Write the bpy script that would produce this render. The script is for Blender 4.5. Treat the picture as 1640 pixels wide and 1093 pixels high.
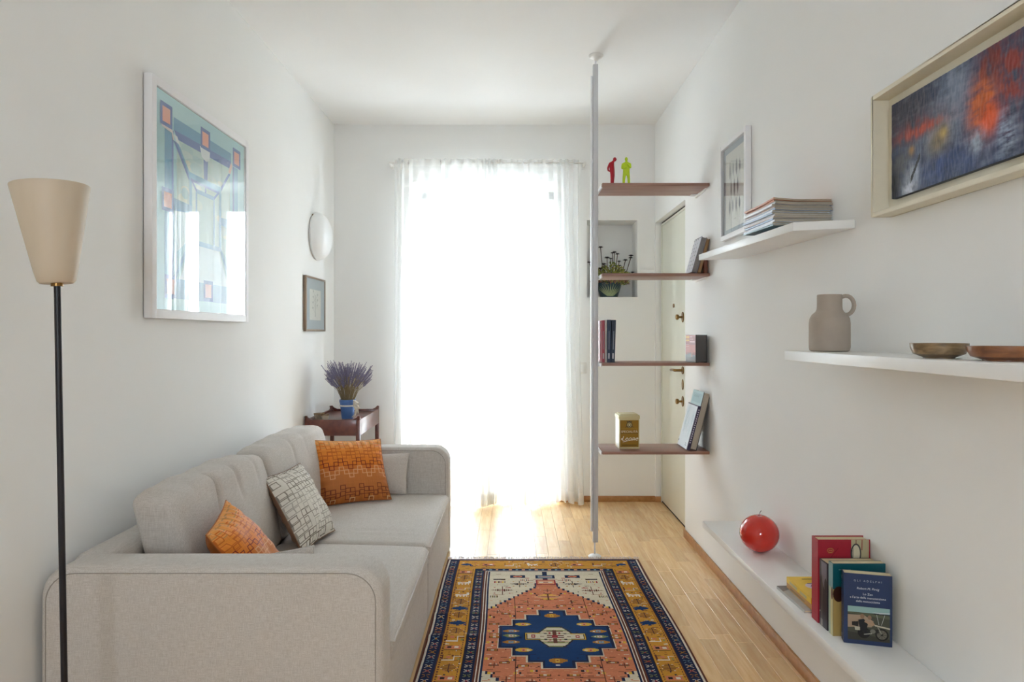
import bpy, bmesh, math, random
import numpy as np
from mathutils import Vector, Matrix, noise

for o in list(bpy.data.objects):
    bpy.data.objects.remove(o, do_unlink=True)
SC = bpy.context.scene
COL = SC.collection
random.seed(7)
PI = math.pi

# ------------------------------------------------------------------ camera
EYE = 1.2455
cam = bpy.data.cameras.new('camera')
cam.lens = 24.0
cam.sensor_width = 36.0
cam.sensor_fit = 'HORIZONTAL'
cam.shift_y = -11.5 / 1640
cam.clip_start = 0.02
camo = bpy.data.objects.new('camera', cam)
camo.location = (0, 0, EYE)
camo.rotation_euler = (PI / 2, 0, 0)
COL.objects.link(camo)
SC.camera = camo

# ------------------------------------------------------------------ sky and daylight
SKY = 22.0
world = bpy.data.worlds.new('sky')
SC.world = world
world.use_nodes = True
wb = world.node_tree.nodes['Background']
wb.inputs[0].default_value = (0.84, 0.948, 1.08, 1)
wb.inputs[1].default_value = SKY

def portal(name, loc, rot, sx, sy):
    l = bpy.data.lights.new(name, 'AREA')
    l.shape = 'RECTANGLE'; l.size = sx; l.size_y = sy
    l.cycles.is_portal = True
    o = bpy.data.objects.new(name, l)
    o.location = loc; o.rotation_euler = rot
    COL.objects.link(o)
portal('daylight_portal', (-0.20, 5.46, 1.19), (-PI / 2, 0, 0), 1.07, 2.36)
portal('daylight_portal', (-0.15, -2.36, 1.65), (PI / 2, 0, 0), .7, 1.0)  # sky portal for the fill opening added behind the camera

# ------------------------------------------------------------------ exposure and sampling
SC.view_settings.view_transform = 'Standard'
SC.view_settings.look = 'None'
SC.view_settings.gamma = 1.0
SC.view_settings.use_curve_mapping = False
SC.view_settings.exposure = 0.20
cy = SC.cycles
cy.max_bounces = 12
cy.diffuse_bounces = 8
cy.use_adaptive_sampling = True
cy.adaptive_threshold = 0.035
cy.glossy_bounces = 4
cy.transmission_bounces = 8
cy.transparent_max_bounces = 16
cy.sample_clamp_indirect = 12
cy.caustics_reflective = False
cy.caustics_refractive = False
cy.use_denoising = True

# ------------------------------------------------------------------ helpers: colour and materials
def S(c):
    return c / 12.92 if c <= 0.04045 else ((c + 0.055) / 1.055) ** 2.4
def C(h):
    h = h.lstrip('#')
    return tuple(S(int(h[i:i + 2], 16) / 255) for i in (0, 2, 4))

def newmat(name):
    m = bpy.data.materials.new(name)
    m.use_nodes = True
    nt = m.node_tree
    return m, nt, nt.nodes['Principled BSDF']

def N(nt, t, **kw):
    n = nt.nodes.new(t)
    for k, v in kw.items():
        setattr(n, k, v)
    return n

def coords(nt, scale=(1, 1, 1), kind='Object'):
    tc = N(nt, 'ShaderNodeTexCoord')
    mp = N(nt, 'ShaderNodeMapping')
    mp.inputs['Scale'].default_value = scale
    nt.links.new(tc.outputs[kind], mp.inputs['Vector'])
    return mp.outputs['Vector']

def plain(name, col, rough=0.5, var=0.06, scale=30, bump=0.0, metal=0.0, spec=0.5, coat=0.0, stretch=(1, 1, 1)):
    m, nt, b = newmat(name)
    v = coords(nt, stretch)
    nz = N(nt, 'ShaderNodeTexNoise')
    nz.inputs['Scale'].default_value = scale
    nz.inputs['Detail'].default_value = 4
    nt.links.new(v, nz.inputs['Vector'])
    rp = N(nt, 'ShaderNodeValToRGB')
    rp.color_ramp.elements[0].position = 0.25
    rp.color_ramp.elements[1].position = 0.75
    rp.color_ramp.elements[0].color = tuple(c * (1 - var) for c in col) + (1,)
    rp.color_ramp.elements[1].color = tuple(min(1, c * (1 + var)) for c in col) + (1,)
    nt.links.new(nz.outputs['Fac'], rp.inputs['Fac'])
    nt.links.new(rp.outputs['Color'], b.inputs['Base Color'])
    b.inputs['Roughness'].default_value = rough
    b.inputs['Metallic'].default_value = metal
    b.inputs['Specular IOR Level'].default_value = spec
    b.inputs['Coat Weight'].default_value = coat
    if bump:
        bp = N(nt, 'ShaderNodeBump')
        bp.inputs['Strength'].default_value = bump
        bp.inputs['Distance'].default_value = 0.002
        nt.links.new(nz.outputs['Fac'], bp.inputs['Height'])
        nt.links.new(bp.outputs['Normal'], b.inputs['Normal'])
    return m

def attr_mat(name, rough=0.6, grain=0.0, gscale=400, spec=0.4):
    m, nt, b = newmat(name)
    a = N(nt, 'ShaderNodeAttribute', attribute_name='Col')
    out = a.outputs['Color']
    if grain:
        v = coords(nt)
        nz = N(nt, 'ShaderNodeTexNoise')
        nz.inputs['Scale'].default_value = gscale
        nz.inputs['Detail'].default_value = 2
        nt.links.new(v, nz.inputs['Vector'])
        mr = N(nt, 'ShaderNodeMapRange')
        mr.inputs['To Min'].default_value = 1 - grain
        mr.inputs['To Max'].default_value = 1 + grain
        nt.links.new(nz.outputs['Fac'], mr.inputs['Value'])
        mx = N(nt, 'ShaderNodeVectorMath', operation='SCALE')
        nt.links.new(out, mx.inputs[0])
        nt.links.new(mr.outputs['Result'], mx.inputs['Scale'])
        out = mx.outputs['Vector']
        bp = N(nt, 'ShaderNodeBump')
        bp.inputs['Strength'].default_value = 0.25
        bp.inputs['Distance'].default_value = 0.001
        nt.links.new(nz.outputs['Fac'], bp.inputs['Height'])
        nt.links.new(bp.outputs['Normal'], b.inputs['Normal'])
    nt.links.new(out, b.inputs['Base Color'])
    b.inputs['Roughness'].default_value = rough
    b.inputs['Specular IOR Level'].default_value = spec
    return m

def linen(name, col, dark):
    m, nt, b = newmat(name)
    facs = []
    for sc in ((650, 650, 40), (38, 650, 650), (650, 38, 650)):
        v = coords(nt, sc)
        nz = N(nt, 'ShaderNodeTexNoise')
        nz.inputs['Scale'].default_value = 1.0
        nz.inputs['Detail'].default_value = 1.5
        nt.links.new(v, nz.inputs['Vector'])
        facs.append(nz.outputs['Fac'])
    a1 = N(nt, 'ShaderNodeMath', operation='ADD')
    a2 = N(nt, 'ShaderNodeMath', operation='ADD')
    nt.links.new(facs[0], a1.inputs[0]); nt.links.new(facs[1], a1.inputs[1])
    nt.links.new(a1.outputs[0], a2.inputs[0]); nt.links.new(facs[2], a2.inputs[1])
    mr = N(nt, 'ShaderNodeMapRange')
    mr.inputs['From Min'].default_value = 1.2
    mr.inputs['From Max'].default_value = 1.8
    nt.links.new(a2.outputs[0], mr.inputs['Value'])
    mix = N(nt, 'ShaderNodeMix', data_type='RGBA')
    mix.inputs['A'].default_value = dark + (1,)
    mix.inputs['B'].default_value = col + (1,)
    nt.links.new(mr.outputs['Result'], mix.inputs['Factor'])
    nt.links.new(mix.outputs['Result'], b.inputs['Base Color'])
    bp = N(nt, 'ShaderNodeBump')
    bp.inputs['Strength'].default_value = 0.15
    bp.inputs['Distance'].default_value = 0.001
    nt.links.new(mr.outputs['Result'], bp.inputs['Height'])
    nt.links.new(bp.outputs['Normal'], b.inputs['Normal'])
    b.inputs['Roughness'].default_value = 0.9
    b.inputs['Specular IOR Level'].default_value = 0.2
    b.inputs['Sheen Weight'].default_value = 0.15
    return m

def wood(name, c1, c2, rough=0.4, grain=(40, 3, 40), rnd=0.0, coat=0.0):
    m, nt, b = newmat(name)
    v = coords(nt, grain)
    oi = N(nt, 'ShaderNodeObjectInfo')
    ad = N(nt, 'ShaderNodeVectorMath', operation='ADD')
    sc = N(nt, 'ShaderNodeMath', operation='MULTIPLY')
    sc.inputs[1].default_value = 57.0
    nt.links.new(oi.outputs['Random'], sc.inputs[0])
    nt.links.new(v, ad.inputs[0]); nt.links.new(sc.outputs[0], ad.inputs[1])
    nz = N(nt, 'ShaderNodeTexNoise')
    nz.inputs['Scale'].default_value = 1.0
    nz.inputs['Detail'].default_value = 5
    nz.inputs['Distortion'].default_value = 0.6
    nt.links.new(ad.outputs[0], nz.inputs['Vector'])
    rp = N(nt, 'ShaderNodeValToRGB')
    rp.color_ramp.elements[0].position = 0.3
    rp.color_ramp.elements[1].position = 0.7
    rp.color_ramp.elements[0].color = c1 + (1,)
    rp.color_ramp.elements[1].color = c2 + (1,)
    nt.links.new(nz.outputs['Fac'], rp.inputs['Fac'])
    out = rp.outputs['Color']
    if rnd:
        mr = N(nt, 'ShaderNodeMapRange')
        mr.inputs['To Min'].default_value = 1 - rnd
        mr.inputs['To Max'].default_value = 1 + rnd * 0.7
        nt.links.new(oi.outputs['Random'], mr.inputs['Value'])
        vm = N(nt, 'ShaderNodeVectorMath', operation='SCALE')
        nt.links.new(out, vm.inputs[0]); nt.links.new(mr.outputs['Result'], vm.inputs['Scale'])
        out = vm.outputs['Vector']
    nt.links.new(out, b.inputs['Base Color'])
    b.inputs['Roughness'].default_value = rough
    b.inputs['Coat Weight'].default_value = coat
    b.inputs['Coat Roughness'].default_value = 0.15
    return m

def glass_mat(name, gain=1.0, tint=(1, 1, 1)):
    m = bpy.data.materials.new(name)
    m.use_nodes = True
    nt = m.node_tree
    nt.nodes.remove(nt.nodes['Principled BSDF'])
    out = nt.nodes['Material Output']
    tr = N(nt, 'ShaderNodeBsdfTransparent'); tr.inputs[0].default_value = tint + (1,)
    gl = N(nt, 'ShaderNodeBsdfGlossy'); gl.inputs['Roughness'].default_value = 0.0
    fr = N(nt, 'ShaderNodeFresnel'); fr.inputs['IOR'].default_value = 1.5
    mu = N(nt, 'ShaderNodeMath', operation='MULTIPLY'); mu.inputs[1].default_value = gain
    mu.use_clamp = True
    mx = N(nt, 'ShaderNodeMixShader')
    ge = N(nt, 'ShaderNodeNewGeometry')          # reflect on the outer face of the sheet only
    ib = N(nt, 'ShaderNodeMath', operation='SUBTRACT'); ib.inputs[0].default_value = 1.0
    mb_ = N(nt, 'ShaderNodeMath', operation='MULTIPLY')
    nt.links.new(ge.outputs['Backfacing'], ib.inputs[1])
    nt.links.new(fr.outputs[0], mu.inputs[0]); nt.links.new(mu.outputs[0], mb_.inputs[0])
    nt.links.new(ib.outputs[0], mb_.inputs[1]); nt.links.new(mb_.outputs[0], mx.inputs[0])
    nt.links.new(tr.outputs[0], mx.inputs[1]); nt.links.new(gl.outputs[0], mx.inputs[2])
    nt.links.new(mx.outputs[0], out.inputs['Surface'])
    return m

def sheer(name, dens, col):
    m = bpy.data.materials.new(name)
    m.use_nodes = True
    nt = m.node_tree
    nt.nodes.remove(nt.nodes['Principled BSDF'])
    out = nt.nodes['Material Output']
    tr = N(nt, 'ShaderNodeBsdfTransparent')
    df = N(nt, 'ShaderNodeBsdfDiffuse'); df.inputs[0].default_value = col + (1,)
    tl = N(nt, 'ShaderNodeBsdfTranslucent'); tl.inputs[0].default_value = col + (1,)
    v = coords(nt, (500, 500, 160))
    nz = N(nt, 'ShaderNodeTexNoise'); nz.inputs['Scale'].default_value = 1.0
    nt.links.new(v, nz.inputs['Vector'])
    mr = N(nt, 'ShaderNodeMapRange')
    mr.inputs['To Min'].default_value = dens - 0.05
    mr.inputs['To Max'].default_value = dens + 0.05
    nt.links.new(nz.outputs['Fac'], mr.inputs['Value'])
    m1 = N(nt, 'ShaderNodeMixShader'); m1.inputs[0].default_value = 0.5
    m2 = N(nt, 'ShaderNodeMixShader')
    nt.links.new(df.outputs[0], m1.inputs[1]); nt.links.new(tl.outputs[0], m1.inputs[2])
    nt.links.new(mr.outputs['Result'], m2.inputs[0])
    nt.links.new(tr.outputs[0], m2.inputs[1]); nt.links.new(m1.outputs[0], m2.inputs[2])
    nt.links.new(m2.outputs[0], out.inputs['Surface'])
    return m

# ------------------------------------------------------------------ helpers: geometry
class MB:
    def __init__(s):
        s.v = []; s.f = []; s.c = []
    def add(s, vs, fs, col=None):
        b = len(s.v)
        s.v += [tuple(p) for p in vs]
        for f in fs:
            s.f.append(tuple(b + i for i in f)); s.c.append(col)
        return s
    def box(s, x0, x1, y0, y1, z0, z1, col=None):
        vs = [(x, y, z) for z in (z0, z1) for y in (y0, y1) for x in (x0, x1)]
        return s.add(vs, [(0, 2, 3, 1), (4, 5, 7, 6), (0, 1, 5, 4), (2, 6, 7, 3), (0, 4, 6, 2), (1, 3, 7, 5)], col)
    def poly(s, pts, col=None):
        return s.add(pts, [tuple(range(len(pts)))], col)
    def prism(s, pts, d, col=None):
        n = len(pts); d = Vector(d)
        vs = [Vector(p) for p in pts] + [Vector(p) + d for p in pts]
        fs = [tuple(range(n))[::-1], tuple(range(n, 2 * n))]
        fs += [(i, (i + 1) % n, n + (i + 1) % n, n + i) for i in range(n)]
        return s.add(vs, fs, col)
    def tube(s, path, r, seg=8, col=None, caps=True):
        path = [Vector(p) for p in path]
        n = len(path)
        rs = r if isinstance(r, (list, tuple)) else [r] * n
        vs = []; prev = None
        for i, p in enumerate(path):
            t = (path[min(i + 1, n - 1)] - path[max(i - 1, 0)]).normalized()
            if prev is None:
                a = t.orthogonal().normalized()
            else:
                a = (prev - t * prev.dot(t)).normalized()
            prev = a
            b = t.cross(a)
            for k in range(seg):
                q = 2 * PI * k / seg
                vs.append(p + (a * math.cos(q) + b * math.sin(q)) * rs[i])
        fs = []
        for i in range(n - 1):
            for k in range(seg):
                k2 = (k + 1) % seg
                fs.append((i * seg + k, i * seg + k2, (i + 1) * seg + k2, (i + 1) * seg + k))
        if caps:
            fs.append(tuple(range(seg))[::-1]); fs.append(tuple((n - 1) * seg + k for k in range(seg)))
        return s.add(vs, fs, col)
    def lathe(s, prof, seg=32, o=(0, 0, 0), col=None):
        vs = []; n = len(prof)
        for r, z in prof:
            for k in range(seg):
                a = 2 * PI * k / seg
                vs.append((o[0] + max(r, 1e-5) * math.cos(a), o[1] + max(r, 1e-5) * math.sin(a), o[2] + z))
        fs = []
        for i in range(n - 1):
            for k in range(seg):
                k2 = (k + 1) % seg
                fs.append((i * seg + k, i * seg + k2, (i + 1) * seg + k2, (i + 1) * seg + k))
        return s.add(vs, fs, col)
    def mesh(s, name, bevel=0, bseg=2, smooth=False, weld=False, angle=35):
        me = bpy.data.meshes.new(name)
        me.from_pydata(s.v, [], s.f)
        if any(c is not None for c in s.c):
            at = me.color_attributes.new('Col', 'FLOAT_COLOR', 'CORNER')
            data = np.empty((len(me.loops), 4), dtype=np.float32)
            i = 0
            for f, c in zip(s.f, s.c):
                c = c or (0.8, 0.8, 0.8)
                data[i:i + len(f), :3] = c; data[i:i + len(f), 3] = 1
                i += len(f)
            at.data.foreach_set('color', data.ravel())
        if bevel or weld:
            bm = bmesh.new(); bm.from_mesh(me)
            bmesh.ops.remove_doubles(bm, verts=bm.verts, dist=1e-5)
            bmesh.ops.recalc_face_normals(bm, faces=bm.faces)
            if bevel:
                es = [e for e in bm.edges if len(e.link_faces) == 2 and e.calc_face_angle(0) > 0.5]
                bmesh.ops.bevel(bm, geom=es, offset=bevel, segments=bseg, profile=0.5, affect='EDGES', clamp_overlap=True)
            bm.to_mesh(me); bm.free()
        if smooth or bevel:
            me.shade_smooth()
            try:
                me.set_sharp_from_angle(angle=math.radians(angle))
            except Exception:
                pass
            for p in me.polygons:
                if p.loop_total > 8:
                    p.use_smooth = False
        return me

OFF = {}
def link(name, data, mat=None):
    o = bpy.data.objects.new(name, data)
    COL.objects.link(o)
    if mat is not None:
        mats = mat if isinstance(mat, (list, tuple)) else [mat]
        if not data.materials:
            for m in mats:
                data.materials.append(m)
    return o
def part(name, me, mat, parent, local=False):
    """child mesh; vertices are in room coordinates unless local"""
    o = link(name, me, mat)
    o.parent = parent
    if local:
        OFF[o.name] = Vector((0, 0, 0))
    else:
        o.location = -OFF.get(parent.name, Vector((0, 0, 0)))
        OFF[o.name] = Vector((0, 0, 0))
    return o
def tag(o, label, cat, group=None, kind=None):
    o['label'] = label; o['category'] = cat
    if group: o['group'] = group
    if kind: o['kind'] = kind
    return o
def thing(name, label, cat, loc=(0, 0, 0), rot=None, group=None):
    o = link(name, None)
    o.location = loc
    if rot is not None:
        o.rotation_euler = rot
    OFF[o.name] = Vector(loc)
    return tag(o, label, cat, group)
def struct(name, me, mat):
    o = link(name, me, mat)
    o['kind'] = 'structure'
    OFF[o.name] = Vector((0, 0, 0))
    return o

def axis(a, b, r, n):
    L = b - a; r = min(r, L * 0.499)
    rr = [0, 0.12, 0.3, 0.55, 0.8]
    ts = [a + r * q for q in rr] + [a + r + (L - 2 * r) * i / n for i in range(n + 1)] + [b - r * q for q in rr[::-1]]
    return ts
def softbox(x0, x1, y0, y1, z0, z1, r, n=(8, 8, 4), disp=None):
    """rounded upholstered block with optional displacement disp(p) -> Vector"""
    A = [axis(x0, x1, r, n[0]), axis(y0, y1, r, n[1]), axis(z0, z1, r, n[2])]
    lo = Vector((x0 + r, y0 + r, z0 + r)); hi = Vector((x1 - r, y1 - r, z1 - r))
    mb = MB()
    for ax in range(3):
        u, w = [(1, 2), (2, 0), (0, 1)][ax]
        for side in (0, 1):
            val = (A[ax][0], A[ax][-1])[side]
            vs = []
            for a in A[u]:
                for b in A[w]:
                    p = [0, 0, 0]; p[ax] = val; p[u] = a; p[w] = b
                    q = Vector([min(max(p[i], lo[i]), hi[i]) for i in range(3)])
                    d = Vector(p) - q
                    pp = q + d.normalized() * r
                    vs.append(pp)
            nu, nw = len(A[u]), len(A[w])
            fs = []
            for i in range(nu - 1):
                for j in range(nw - 1):
                    f = (i * nw + j, (i + 1) * nw + j, (i + 1) * nw + j + 1, i * nw + j + 1)
                    fs.append(f if side else f[::-1])
            mb.add(vs, fs)
    if disp:
        mb.v = [tuple(Vector(p) + disp(Vector(p))) for p in mb.v]
    return mb
def nz(p, s, seed=0):
    return noise.noise(Vector((p[0] * s + seed, p[1] * s + seed * 2.3, p[2] * s - seed)))

def text_mb(txt, size, col=None, shear=0.0, space=1.0, align='CENTER', mapf=None, mb=None):
    """flat lettering; mapf(x, y) gives the 3D point"""
    cu = bpy.data.curves.new('lettering', 'FONT')
    cu.body = txt; cu.size = size; cu.shear = shear; cu.space_character = space
    cu.align_x = align; cu.resolution_u = 3
    o = bpy.data.objects.new('lettering_source', cu)
    COL.objects.link(o)
    dg = bpy.context.evaluated_depsgraph_get()
    me = bpy.data.meshes.new_from_object(o.evaluated_get(dg))
    mb = mb or MB()
    mb.add([mapf(v.co.x, v.co.y) for v in me.vertices], [tuple(p.vertices) for p in me.polygons], col)
    bpy.data.objects.remove(o, do_unlink=True)
    bpy.data.curves.remove(cu); bpy.data.meshes.remove(me)
    return mb

class Plane2:
    """a flat sheet in space: uv in metres from origin, stacked layers of print"""
    def __init__(s, o, u, v, n, eps=0.00012):
        s.o, s.u, s.v, s.n = Vector(o), Vector(u), Vector(v), Vector(n)
        s.mb = MB(); s.k = 0; s.eps = eps
    def at(s, a, b):
        return s.o + s.u * a + s.v * b + s.n * (s.k * s.eps)
    def poly(s, pts, col, up=1):
        s.k += up
        P = [s.at(*p) for p in pts]
        nn = (P[1] - P[0]).cross(P[2] - P[0])
        if nn.dot(s.n) < 0: P = P[::-1]
        s.mb.poly(P, C(col) if isinstance(col, str) else col)
        return s
    def rect(s, a0, a1, b0, b1, col, up=1):
        return s.poly([(a0, b0), (a1, b0), (a1, b1), (a0, b1)], col, up)
    def ell(s, ca, cb, ra, rb, col, n=18, up=1):
        return s.poly([(ca + ra * math.cos(2 * PI * i / n), cb + rb * math.sin(2 * PI * i / n)) for i in range(n)], col, up)
    def line(s, a0, b0, a1, b1, w, col, up=1):
        d = Vector((a1 - a0, b1 - b0)).normalized(); q = Vector((-d.y, d.x)) * w / 2
        return s.poly([(a0 + q.x, b0 + q.y), (a1 + q.x, b1 + q.y), (a1 - q.x, b1 - q.y), (a0 - q.x, b0 - q.y)], col, up)
    def text(s, txt, size, a, b, col, **kw):
        s.k += 1
        text_mb(txt, size, C(col), mapf=lambda x, y: s.at(a + x, b + y), mb=s.mb, **kw)
        return s

def skin_mesh(name, verts, edges, radii, sub=2):
    me = bpy.data.meshes.new(name)
    me.from_pydata(verts, edges, [])
    o = bpy.data.objects.new('body_source', me)
    COL.objects.link(o)
    md = o.modifiers.new('skin', 'SKIN'); md.use_smooth_shade = True
    for i, r in enumerate(radii):
        rr = r if isinstance(r, tuple) else (r, r)
        me.skin_vertices[0].data[i].radius = rr
    me.skin_vertices[0].data[0].use_root = True
    s2 = o.modifiers.new('sub', 'SUBSURF'); s2.levels = sub; s2.render_levels = sub
    dg = bpy.context.evaluated_depsgraph_get()
    out = bpy.data.meshes.new_from_object(o.evaluated_get(dg))
    out.name = name
    bpy.data.objects.remove(o, do_unlink=True)
    return out

def obox(mb, o, u, v, n, a0, a1, b0, b1, c0, c1, col=None):
    o, u, v, n = Vector(o), Vector(u), Vector(v), Vector(n)
    vs = [o + u * a + v * b + n * c for c in (c0, c1) for b in (b0, b1) for a in (a0, a1)]
    return mb.add(vs, [(0, 2, 3, 1), (4, 5, 7, 6), (0, 1, 5, 4), (2, 6, 7, 3), (0, 4, 6, 2), (1, 3, 7, 5)], col)
def bars(o, u, v, n, w, h, bw, d):
    mb = MB()
    obox(mb, o, u, v, n, 0, bw, 0, h, 0, d); obox(mb, o, u, v, n, w - bw, w, 0, h, 0, d)
    obox(mb, o, u, v, n, bw, w - bw, 0, bw, 0, d); obox(mb, o, u, v, n, bw, w - bw, h - bw, h, 0, d)
    return mb

# ------------------------------------------------------------------ materials
WALL = plain('wall_paint', C('#f1f1ef'), 0.85, 0.008, 3, spec=0.2)
CEIL = plain('ceiling_paint', C('#f3f3f2'), 0.9, 0.008, 3, spec=0.2)
WHITE = plain('white_lacquer', C('#f0f0ee'), 0.32, 0.01, 8)
FRAMEW = plain('white_window_paint', C('#e8e8e4'), 0.4, 0.01, 8)
DOORM = plain('cream_door_paint', C('#e2e2d4'), 0.4, 0.012, 5)
GAP = plain('dark_gap', C('#2a2723'), 0.9, 0.05, 20)
BASEB = wood('baseboard_wood', C('#a3703f'), C('#bb8a58'), 0.4, (30, 30, 30))
PLANK = wood('beech_parquet', C('#dbb07a'), C('#ebc894'), 0.27, (60, 5, 10), rnd=0.13, coat=0.25)
SUBFLOOR = plain('parquet_joint', C('#7d5f3f'), 0.7, 0.1, 40)
WALNUT = wood('walnut_shelf', C('#80594c'), C('#a27b69'), 0.38, (3, 60, 60))
MAHOG = wood('mahogany', C('#4a2018'), C('#6e3527'), 0.3, (25, 25, 25), coat=0.3)
STEEL = plain('pole_metal_lit', C('#f0f1f4'), 0.3, 0.02, 20)  # lighter tone: window light on the side rail put into the colour
STEEL_SHADED = plain('pole_metal_shaded', C('#d2d3d6'), 0.35, 0.02, 20)  # same pole metal, shade of the camera-facing shaft put into the colour
WPLAST = plain('white_plastic', C('#eceae6'), 0.4, 0.01, 20)
BLACK = plain('black_metal', C('#15131a'), 0.4, 0.05, 20)
BRASS = plain('brass', C('#8c6a3c'), 0.3, 0.08, 60, metal=0.85)
LINEN = linen('sofa_linen', C('#d6d1cb'), C('#beb7af'))
LINEND = linen('cushion_linen', C('#d4cec7'), C('#bbb3ab'))
SEAM = plain('seam_thread', C('#9d978e'), 0.9, 0.05, 100)
SHADE = plain('lamp_shade_ceramic', C('#cdbda6'), 0.5, 0.015, 10)
PRINT = attr_mat('printed_paper', 0.6)
GLOSSP = attr_mat('printed_gloss', 0.3)
FABP = attr_mat('woven_print', 0.85, 0.10, 700, spec=0.2)
SILK = attr_mat('silk_print', 0.55, 0.07, 900, spec=0.3)
RUGM = attr_mat('wool_pile', 0.95, 0.22, 900, spec=0.1)
CANVAS = attr_mat('oil_paint', 0.45, 0.10, 160, spec=0.4)
PANE = glass_mat('window_glass', 1.0)
PICG = glass_mat('picture_glass', 2.2)
SHEER = sheer('sheer_curtain', 0.56, (0.93, 0.935, 0.925))
SHEERH = sheer('sheer_hem', 0.62, (0.92, 0.92, 0.90))
PAGES = plain('book_pages', C('#d9cba8'), 0.85, 0.08, 300, stretch=(1, 8, 1))
GPAGES = plain('grey_pages', C('#8b8684'), 0.85, 0.12, 300)

# ------------------------------------------------------------------ room shell
XL, XR, YB, YR, H = -1.3225, 1.0627, 5.072, -2.2, 2.80
# floor: slab + strips of beech
floor = struct('floor', MB().box(XL - .2, XR + .3, YR - .2, YB + .5, -.10, -.012).mesh('floor'), SUBFLOOR)
PW, PL, GAPW = 0.0695, 0.46, 0.0008
def plank_mesh(L):
    mb = MB(); w = PW / 2 - GAPW / 2; l = L / 2 - GAPW / 2; b = .0007
    vs = [(-w, -l, -.012), (w, -l, -.012), (w, l, -.012), (-w, l, -.012),
          (-w, -l, -b), (w, -l, -b), (w, l, -b), (-w, l, -b),
          (-w + b, -l + b, 0), (w - b, -l + b, 0), (w - b, l - b, 0), (-w + b, l - b, 0)]
    fs = [(8, 9, 10, 11)]
    for a in (0, 4):
        for i in range(4):
            j = (i + 1) % 4
            fs.append((a + i, a + j, a + 4 + j, a + 4 + i))
    return mb.add(vs, fs)
pm = {}
rest = MB()
ncol = int((XR + .06 - XL) / PW) + 1
for ci in range(ncol):
    x = XL + PW * (ci + .5)
    y = YR - random.random() * PL
    while y < YB + .36:
        L = PL * random.choice([.72, .85, 1, 1, 1.12])
        yc = y + L / 2
        vis = (x > -.40 and yc > 1.95 and yc < YB + .1) and not (-.30 < x < .60 and 1.9 < yc - L / 2 and yc + L / 2 < 3.74)
        if x > .6 and yc < 1.7: vis = False
        if vis:
            key = round(L, 3)
            if key not in pm:
                pm[key] = plank_mesh(L).mesh('plank')
                pm[key].materials.append(PLANK)
            o = link('plank', pm[key]); o.parent = floor; o.location = (x, yc, 0)
        else:
            q = plank_mesh(L)
            rest.add([(a + x, b + yc, c) for a, b, c in q.v], q.f)
        y += L
ro = part('plank_field', rest.mesh('plank_field'), PLANK, floor); ro['kind'] = 'stuff'

struct('ceiling', MB().box(XL - .2, XR + .3, YR - .2, YB + .5, H, H + .15).mesh('ceiling'), CEIL)
struct('wall_left', MB().box(XL - .2, XL, YR - .2, YB + .5, -.1, H).mesh('wall_left'), WALL)

def holed(cells, us, vs, mk):
    mb = MB()
    for i in range(len(us) - 1):
        for j in range(len(vs) - 1):
            uc = (us[i] + us[i + 1]) / 2; vc = (vs[j] + vs[j + 1]) / 2
            if any(a < uc < b and c < vc < d for a, b, c, d in cells):
                continue
            mk(mb, us[i], us[i + 1], vs[j], vs[j + 1])
    return mb
# window opening and niche in the back wall
WX0, WX1, WZ1 = -.735, .335, 2.373
NX0, NX1, NZ0, NZ1, ND = .557, .932, 1.519, 2.090, .225
mb = holed([(WX0, WX1, -.2, WZ1), (NX0, NX1, NZ0, NZ1)], [XL - .2, WX0, WX1, NX0, NX1, XR + .3], [-.1, NZ0, NZ1, WZ1, H],
           lambda m, a, b, c, d: m.box(a, b, YB, YB + .40, c, d))
mb.box(NX0, NX1, YB + ND, YB + .40, NZ0, NZ1)
struct('wall_back', mb.mesh('wall_back'), WALL)
# right wall with the recessed entrance door
DY0, DY1, DZ = 4.19, 5.058, 2.07
mb = holed([(DY0, DY1, -.2, DZ)], [YR - .2, DY0, DY1, YB], [-.1, DZ, H], lambda m, a, b, c, d: m.box(XR, XR + .25, a, b, c, d))
struct('wall_right', mb.mesh('wall_right'), WALL)
# rear wall behind the camera with an opening added to let in fill light
mb = holed([(-.5, .2, 1.15, 2.15)], [XL - .2, -.5, .2, XR + .3], [-.1, 1.15, 2.15, H], lambda m, a, b, c, d: m.box(a, b, YR - .15, YR, c, d))
struct('wall_rear', mb.mesh('wall_rear'), WALL)

# baseboards
struct('baseboard_back', MB().box(WX1, XR, YB - .012, YB, 0, .042).box(XL, WX0, YB - .012, YB, 0, .042).mesh('baseboard_back', .003), BASEB)
struct('baseboard_right', MB().box(XR - .011, XR, YR, DY0, 0, .048).mesh('baseboard_right', .003), BASEB)
struct('baseboard_left', MB().box(XL, XL + .012, YR, YB - .012, 0, .048).mesh('baseboard_left', .003), BASEB)
struct('trim_1', MB().box(XR - .004, XR + .040, DY1 - .012, DY1, 0, .042).mesh('trim_1', .003), BASEB)

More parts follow.
